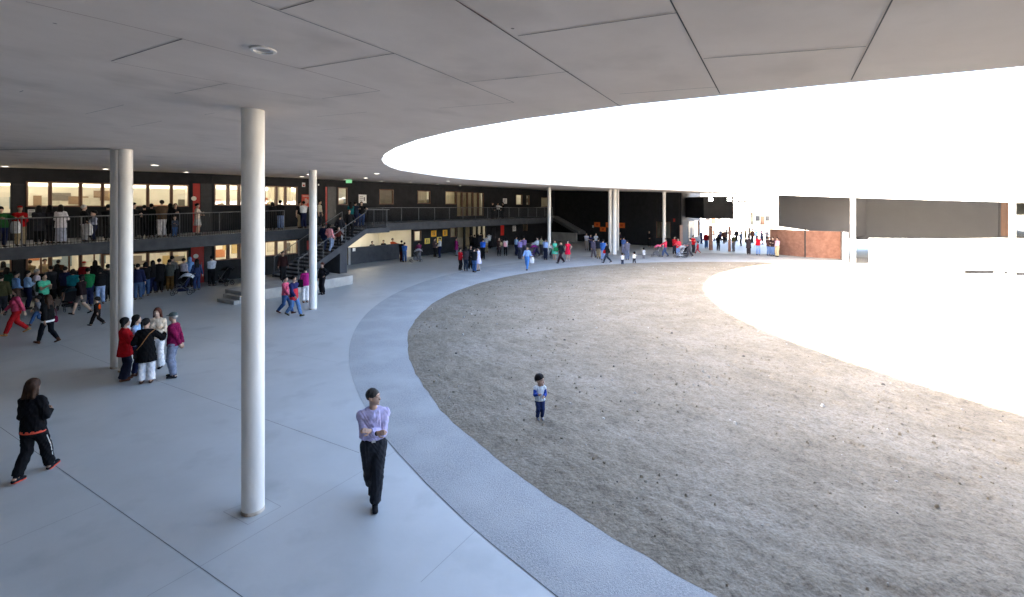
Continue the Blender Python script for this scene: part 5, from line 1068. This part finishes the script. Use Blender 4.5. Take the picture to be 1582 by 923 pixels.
# kiosk
def beh(px, dep, H=1.68): t = (px - 791) / F; b = F2.O + F2.n * -dep; s = (t * b.y - b.x) / (F2.d.x - t * F2.d.y); p = b + F2.d * s; return (p.x, p.y, .002)
many([(575, .9, 20, "dark haired head of a person behind the kiosk counter, left one", ('shirt', 'charcoal'), ('trousers', 'black'), 'front', dict(H=1.6)),
 (592.5, .9, -10, "dark haired person behind the kiosk counter, right one", ('shirt', 'black'), ('trousers', 'black'), 'front', dict(H=1.62)),
 (608, .55, 40, "person in orange top bending over the kiosk counter", ('sweater', (196, 70, 30)), ('trousers', 'black'), 'lean', dict(H=1.75))], "people behind the kiosk counter", beh, "")
# ---- middle distance
MD = "people standing about the far court"
many([
 (620.5, 405, 160, "person in black and red tracksuit left of the blue shirt by the kiosk", ('jacket', (28, 24, 30)), ('trousers', (60, 20, 26)), 'front', dict(H=1.74)),
 (625, 405.5, 175, "person in bright blue shirt and blue jeans by the cream kiosk wall", ('shirt', (52, 92, 160)), ('jeans', 'denim'), 'front', dict(H=1.6)),
 (647, 404, 190, "person in maroon top pushing a stroller near the kiosk", ('blouse', (120, 52, 84)), ('trousers', 'grey'), 'push', F_),
 (671.5, 397, 60, "person in brown jacket below the amber poster", ('jacket', (84, 70, 72)), ('trousers', 'black'), 'talk'),
 (679.5, 398.5, -70, "man in white shirt and navy trousers talking below the yellow posters", ('shirt', (206, 210, 216)), ('trousers', 'navy'), 'front', dict(H=1.76)),
 (705, 396, 80, "woman in magenta coat left of the tight circle of people", ('coat', (120, 26, 86)), ('leggings', 'grey'), 'front', F_),
 (711, 418, 60, "woman in red jacket and black trousers in the tight circle", ('jacket', (180, 24, 36)), ('trousers', 'black'), 'front', dict(sex='f', H=1.55)),
 (719.5, 419, 170, "person in charcoal coat with maroon collar in the tight circle", ('jacket', (62, 54, 58)), ('jeans', (40, 50, 66)), 'front', dict(sex='f', hair='long')),
 (727, 416, 20, "person in dark clothes on the far side of the tight circle", ('jacket', 'black'), ('trousers', 'black'), 'front'),
 (732.5, 421, 150, "man in black hooded jacket and blue jeans in the tight circle", ('jacket', (26, 28, 32)), ('jeans', 'denim'), 'front', dict(H=1.68)),
 (739, 419, 250, "woman in pale lavender dress with bare legs at the circle's right", ('dress', (190, 188, 214)), None, 'front', F_),
 (746, 401, 170, "man in royal blue shirt and black trousers before the glass doors", ('shirt', (36, 88, 184)), ('trousers', 'black'), 'front', dict(H=1.76)),
 (751, 391, 190, "person in white top left of the white backpack at the glass doors", ('shirt', 'lightgrey'), ('trousers', 'khaki'), 'front'),
 (755.5, 385, 185, "person with white backpack and black trousers at the far doors", ('jacket', 'lightgrey'), ('trousers', 'black'), 'front', dict(H=1.74)),
 (733, 389, 180, "dark clothed person leftmost in the glass doorway", ('jacket', 'black'), ('trousers', 'black'), 'front'),
 (738.5, 388, 170, "dark clothed woman second in the glass doorway", ('coat', (34, 34, 40)), ('trousers', 'black'), 'front', fl),
 (743, 386, 185, "tall dark clothed man third in the glass doorway", ('jacket', (30, 30, 34)), ('trousers', 'charcoal'), 'front', dict(H=1.78)),
 (728, 387, 175, "dark clothed person near the left frame of the doorway", ('jacket', (40, 36, 36)), ('trousers', 'black'), 'front'),
 (771, 396, 20, "woman in long dark coat with beige bag under the red banner", ('coat', (50, 36, 36)), ('leggings', 'black'), 'front', F_),
 (781, 396, 185, "woman with white top and pale backpack right of the red banner", ('blouse', (204, 196, 196)), ('leggings', 'black'), 'front', fl),
 (797.5, 395.5, 130, "man in pale blue shirt and navy trousers under the white notice", ('shirt', 'lightblue'), ('trousers', 'navy'), 'hold', dict(H=1.78)),
 (803, 401, 150, "man in lavender shirt and dark grey trousers in the middle queue", ('shirt', (158, 142, 204)), ('trousers', (60, 62, 74)), 'front', dict(H=1.78)),
 (809.5, 397, 165, "man in mauve shirt behind the walking man in blue", ('shirt', (146, 120, 170)), ('trousers', (70, 70, 86)), 'front', dict(H=1.8)),
 (814.5, 417.5, -15, "man in light blue shirt and blue jeans walking with a white bag", ('shirt', (140, 172, 220)), ('jeans', (76, 126, 190)), 'walk', dict(H=1.70, vox=.018)),
 (829.5, 396.5, -70, "man in white shirt bending over a purple stroller", ('shirt', (198, 212, 232)), ('trousers', 'navy'), 'push', dict(H=1.78)),
 (836, 394, 150, "person in beige and green behind the purple stroller man", ('shirt', (140, 146, 122)), ('trousers', 'charcoal'), 'front', F_),
 (842.5, 402, 160, "man in sky blue shirt and navy trousers left of the far white column", ('shirt', (142, 168, 214)), ('trousers', (28, 34, 54)), 'front', dict(H=1.8)),
 (851, 398, -30, "child with green top by the far white column", ('sweater', (60, 128, 90)), ('trousers', 'charcoal'), 'front', dict(sex='k', H=1.25)),
 (857, 402, -20, "woman in mint green dress right of the far white column", ('dress', (96, 208, 178)), None, 'front', dict(sex='f', hair='long', shoe='beige')),
 (866.5, 407, -60, "man in black suit with a green folder walking left", ('jacket', (30, 36, 38)), ('trousers', (44, 26, 34)), 'walk', dict(H=1.75)),
 (877, 403, 10, "woman in red dress and white cardigan, hand on hip", ('dress', (214, 30, 66)), None, 'hip', dict(sex='f', shoe='white')),
], MD, gp, "")
FR = "people before the far black wall"
many([
 (906, 387, 10, "man in white shirt and beige trousers leftmost before the black wall", ('shirt', (196, 200, 214)), ('trousers', (140, 132, 126)), 'crossed', dict(H=1.78)),
 (912.5, 388.5, -10, "woman in navy and white striped top beside the beige trousers", ('blouse', (44, 48, 80)), ('trousers', 'black'), 'crossed', F_),
 (920.5, 388, 30, "man in pale grey shirt behind the group at the black wall", ('shirt', (176, 184, 196)), ('trousers', 'charcoal'), 'hold', dict(H=1.82)),
 (917, 398.5, 200, "man in grey jacket and grey trousers striding before the black wall", ('jacket', (84, 80, 98)), ('trousers', (98, 92, 100)), 'walk', dict(H=1.72)),
 (924.5, 400, 170, "man in black jacket and khaki trousers between grey and blue jackets", ('jacket', (30, 34, 44)), ('trousers', 'khaki'), 'front', dict(H=1.78)),
 (931.5, 402.5, 175, "man in blue jacket and pale jeans left of the column cluster", ('jacket', (52, 92, 156)), ('jeans', (140, 160, 200)), 'front', dict(H=1.74)),
 (938, 406.5, -80, "woman in black jacket with red bag walking left by the column cluster", ('jacket', (30, 30, 28)), ('jeans', (44, 52, 64)), 'walk', dict(sex='f', hair='long')),
 (961.5, 409.5, 170, "toddler in white top and navy trousers, left of two, at the sand edge", ('sweater', 'white'), ('trousers', (44, 52, 72)), 'front', dict(sex='t', H=.98)),
 (980, 407.5, -160, "toddler in white and cream jumper, right of two, at the sand edge", ('sweater', (230, 224, 208)), ('trousers', 'charcoal'), 'walk', dict(sex='t', H=1.0)),
 (994.5, 400, 180, "small child in pale grey coat alone before the black wall", ('coat', (196, 196, 198)), ('trousers', 'grey'), 'front', dict(sex='t', H=1.0)),
 (963.5, 394, 190, "person in blue top beyond the two toddlers", ('shirt', (62, 86, 136)), ('trousers', (120, 120, 140)), 'front'),
 (969, 402, 190, "person in grey coat and grey jeans beyond the two toddlers", ('jacket', (96, 94, 106)), ('jeans', (104, 112, 132)), 'front'),
 (957.5, 382, 30, "person in dark top close to the black wall right of the columns", ('jacket', (44, 36, 46)), ('trousers', 'black'), 'front'),
 (1003, 381.5, 10, "person in black standing against the black wall", ('jacket', (24, 24, 28)), ('trousers', 'black'), 'front', dict(H=1.78)),
 (1027.5, 397, -85, "woman in red pink top and jeans pushing the leftmost far stroller", ('blouse', (204, 56, 82)), ('jeans', (66, 84, 118)), 'push', F_),
 (1042, 393, 20, "person in dark red top left of the pair with a grey stroller", ('jacket', (170, 24, 36)), ('trousers', 'charcoal'), 'front', F_),
 (1048, 397.5, -20, "person in pink red top and light blue trousers behind the grey stroller", ('jacket', (222, 62, 78)), ('jeans', (128, 160, 212)), 'hold', F_),
 (1065.5, 397, -80, "person in dark grey pushing the middle far stroller", ('jacket', (90, 86, 92)), ('trousers', (70, 68, 74)), 'push'),
 (1071, 391, 40, "man in bright red jacket before the dark door of the gate wall", ('jacket', (202, 28, 40)), ('trousers', (50, 50, 54)), 'hold'),
 (1078, 392, -100, "child in red running toward the red jacketed man", ('sweater', (200, 40, 56)), ('trousers', (170, 60, 70)), 'walk', dict(sex='k', H=1.2)),
], FR, gp, "")
GT = "people gathered at the entrance gate"
gate_rows = [(1083.5, 377, 'navy', 'navy', "dark blue jacket by the window strip of the gate wall"), (1091, 384, 'darkred', 'denim', "dark red top and jeans left of the rusty round post"), (1109.5, 387.5, 'black', 'charcoal', "black jacket between the two thick gate posts"), (1113, 374, 'grey', 'navy', "grey jacket farther out behind the black jacketed one"),
 (1118.5, 377, 'brown', 'black', "brown top farther out left of the second post"), (1122, 375, 'charcoal', 'black', "charcoal jacket touching the second post's left"), (1133.5, 388.5, 'olive', 'grey', "dark olive coat right of the second post"), (1138, 374, 'black', 'black', "black clothes farther out right of the second post"),
 (1145, 380.5, 'greydenim', 'charcoal', "blue grey jacket in the middle of the entrance"), (1151.5, 375, 'olive', 'olive', "olive jacket farther out in the middle of the entrance"), (1162.5, 376, 'brown', 'black', "brown jacket just right of the thin post"), (1168, 374, 'skyblue', 'navy', "sky blue top farther out right of the thin post"),
 (1175, 373, 'palepink', 'grey', "pale pink top farther out above the red vest"), (1177.5, 378, 'navy', 'black', "navy coat behind the red vest"), (1184.5, 376, 'grey', 'black', "grey coat farther out at the gate's left curve"), (1194, 377, 'tan', 'brown', "tan jacket behind the curved gate end"), (1203, 376, 'brown', 'tan', "brown jacket seen through the gate mesh, left"), (1213, 376, 'tan', 'brown', "tan coat seen through the gate mesh, middle"), (1219, 377, 'brown', 'brown', "all brown clothes seen through the gate mesh, right"),
 (1128, 372, 'maroon', 'navy', "maroon top far out between the posts"), (1157, 371, 'beige', 'charcoal', "beige jacket far out behind the thin post"), (1103, 373, 'coral', 'navy', "coral top far out left of the black jacketed one")]
for i, (px, py, a, b, s) in enumerate(gate_rows): person(gp(px, py), random.uniform(0, 360), "person in " + s, ('jacket' if i % 3 else 'shirt', a), ('trousers' if i % 2 else 'jeans', b), ('front', 'stand', 'talk')[i % 3], ('short', 'short', 'long')[i % 3], H=random.uniform(1.6, 1.78), sex='mmf'[i % 3], group=GT)
many([(1171, 394.5, 10, "man in red vest with white sleeves and light jeans at the gate", ('vest', (206, 24, 44)), ('jeans', (136, 164, 214)), 'hip', dict(H=1.78)),
 (1187.5, 395, 30, "man in brown jacket and jeans, left of two, beside the mesh gate", ('jacket', (74, 52, 50)), ('jeans', (106, 134, 182)), 'front', dict(H=1.72)),
 (1194, 395.5, -20, "man in dark brown jacket and jeans, right of two, beside the mesh gate", ('jacket', (62, 44, 46)), ('jeans', (112, 140, 186)), 'crossed', dict(H=1.70)),
 (1201, 397, -40, "man in pale pink shirt and beige trousers leaning by the mesh gate", ('shirt', (222, 178, 196)), ('trousers', (206, 188, 150)), 'front', dict(H=1.72)),
 (1156.5, 393.5, 180, "person in dark coat standing at the thin gate post", ('coat', (64, 54, 58)), ('trousers', (60, 52, 54)), 'front', dict(H=1.72))], GT, gp, "")
rv, rf = [p for p in PEOPLE if p[0].get('label', '').startswith("man in red vest")][0]
part('sleeves', 'whitesleeves', lambda: rf.go(rf.arms(.0125, .97), .012), cloth((222, 222, 226)), rv)
# ---- carried things
bag(Vector(gp(819, 416)) + Vector((.12, 0, .42)), (.34, .14, .42), 'white', "white plastic bag carried by the walking man in light blue", strap=.2)
x, y, z = balc(24, .5); bag(Vector((x, y, z + .55)), (.36, .2, .5), 'white', "white plastic bag hanging beside the red jacket on the balcony", strap=.2)
x, y, z = balc(136, .7); bag(Vector((x, y, z + .3)), (.38, .2, .55), 'white', "white plastic bag held by the white haired person on the balcony", strap=.2)
x, y = G(755.5, 385); bag((x, y - .2, .95), (.34, .16, .45), 'white', "white backpack on the person at the far doors", "backpack", strap=.05)
x, y = G(781, 396); bag((x - .05, y - .2, .85), (.3, .14, .38), 'palepink', "pale pink backpack on the woman right of the red banner", "backpack", strap=.05)
x, y = G(866, 407); bag((x - .38, y - .1, .95), (.42, .06, .3), 'green', "bright green folder held by the man in the black suit", "folder", rz=20, strap=.04, name="folder")
x, y = G(934.5, 406); bag((x - .05, y - .15, .75), (.26, .12, .26), 'red', "red bag held by the walking woman at the column cluster", strap=.15)
x, y = G(64, 486); bag((x - .12, y - .02, .95), (.3, .16, .45), 'darkgreen', "dark green backpack on the man in the mint shirt", "backpack", rz=130, strap=.05)
x, y = G(466.5, 468); bag((x, y - .12, .75), (.3, .16, .36), 'black', "black shoulder bag beside the magenta jacket", rz=10, strap=.4)
x, y = G(774.5, 396); bag((x, y - .1, .95), (.26, .12, .3), 'beige', "beige shoulder bag on the woman in the long dark coat", strap=.3)
# ---- strollers
def make_stroller(loc, rz, seatc, canc, label):
    e = empty("stroller", tuple(loc), R(rz), label=label, cat="stroller", group="strollers in the court"); fm = M_rail
    for y in (-.22, .22): MB().tube([(.38, y, .12), (.05, y, .42), (-.30, y, .86), (-.48, y, 1.02)], .013, 6).build("side_frame", fm, e); MB().tube([(-.32, y, .12), (.05, y, .44), (.18, y, .62)], .012, 6).build("rear_leg", fm, e)
    MB().tube([(-.48, -.22, 1.02), (-.52, -.1, 1.03), (-.52, .1, 1.03), (-.48, .22, 1.02)], .018, 8).build("handle", M_metal, e)
    m = cloth(COLS[seatc] if isinstance(seatc, str) else seatc); k = MB(); k.hexa([(.22, -.19, .36), (.22, .19, .36), (-.08, .19, .38), (-.08, -.19, .38)][::-1], [(.24, -.19, .42), (.24, .19, .42), (-.06, .19, .44), (-.06, -.19, .44)][::-1]); k.hexa([(-.06, -.19, .40), (-.06, .19, .40), (-.13, .19, .40), (-.13, -.19, .40)][::-1], [(-.24, -.19, .86), (-.24, .19, .86), (-.30, .19, .84), (-.30, -.19, .84)][::-1]); k.build("seat", m, e, bevel=.015)
    c = cloth(COLS[canc] if isinstance(canc, str) else canc); k = MB(); A = np.linspace(R(20), R(150), 8); Y = np.linspace(-.23, .23, 5)
    for a0, a1 in zip(A, A[1:]):
        for y0, y1 in zip(Y, Y[1:]):
            g_ = lambda a, y: (-.18 + .36 * math.cos(a), y, .72 + .36 * math.sin(a) * (1 - .35 * (y / .23) ** 2)); h_ = lambda a, y: (-.18 + .345 * math.cos(a), y, .715 + .345 * math.sin(a) * (1 - .35 * (y / .23) ** 2))
            k.quad(g_(a0, y0), g_(a0, y1), g_(a1, y1), g_(a1, y0)); k.quad(h_(a0, y0), h_(a1, y0), h_(a1, y1), h_(a0, y1))
    k.build("canopy", c, e, smooth=True); MB().box(-.2, .22, -.18, .18, .17, .28).build("basket", m, e, bevel=.02)
    for x, r in ((.40, .10), (-.34, .12)):
        for y in (-.24, .24):
            k = MB(); n = 18; P_ = [(x + r * math.cos(t), y, r + r * math.sin(t)) for t in np.linspace(0, 2 * math.pi, n + 1)]; k.tube(P_, .016, 6); w2 = k.build("wheel", M_metal, e); h = MB()
            h.tube([(x, y - .02, r), (x, y + .02, r)], .03, 8)
            for t in range(5): h.tube([(x, y, r), (x + (r - .015) * math.cos(t * 1.2566), y, r + (r - .015) * math.sin(t * 1.2566))], .007, 5)
            h.build("spokes", fm, w2)
    return e
make_stroller(gp(283, 455), 200, 'navy', (196, 204, 216), "stroller with white and blue canopy and red seat before the queue")
make_stroller(gp(346, 441), 170, 'black', 'black', "black stroller parked right of the lower red door")
make_stroller(gp(106, 480), 150, 'black', (26, 46, 54), "black stroller amid the left crowd by the teal coat")
make_stroller(gp(643, 405), 200, 'grey', 'lightgrey', "grey stroller pushed by the person in maroon near the kiosk")
make_stroller(gp(822, 398), 190, 'purple', (150, 46, 140), "purple stroller under the bending man in white shirt")
make_stroller(gp(846, 400), 170, 'lightgrey', 'white', "white wheeled stroller at the foot of the far white column")
make_stroller(gp(1013.5, 397), 180, 'grey', 'pink', "grey and pink stroller leftmost of the far three")
make_stroller(gp(1051, 398.5), 185, 'lightgrey', 'lightgrey', "pale grey stroller middle of the far three")
make_stroller(gp(1057, 396), 190, 'charcoal', 'palepink', "dark stroller with pink canopy rightmost of the far three")
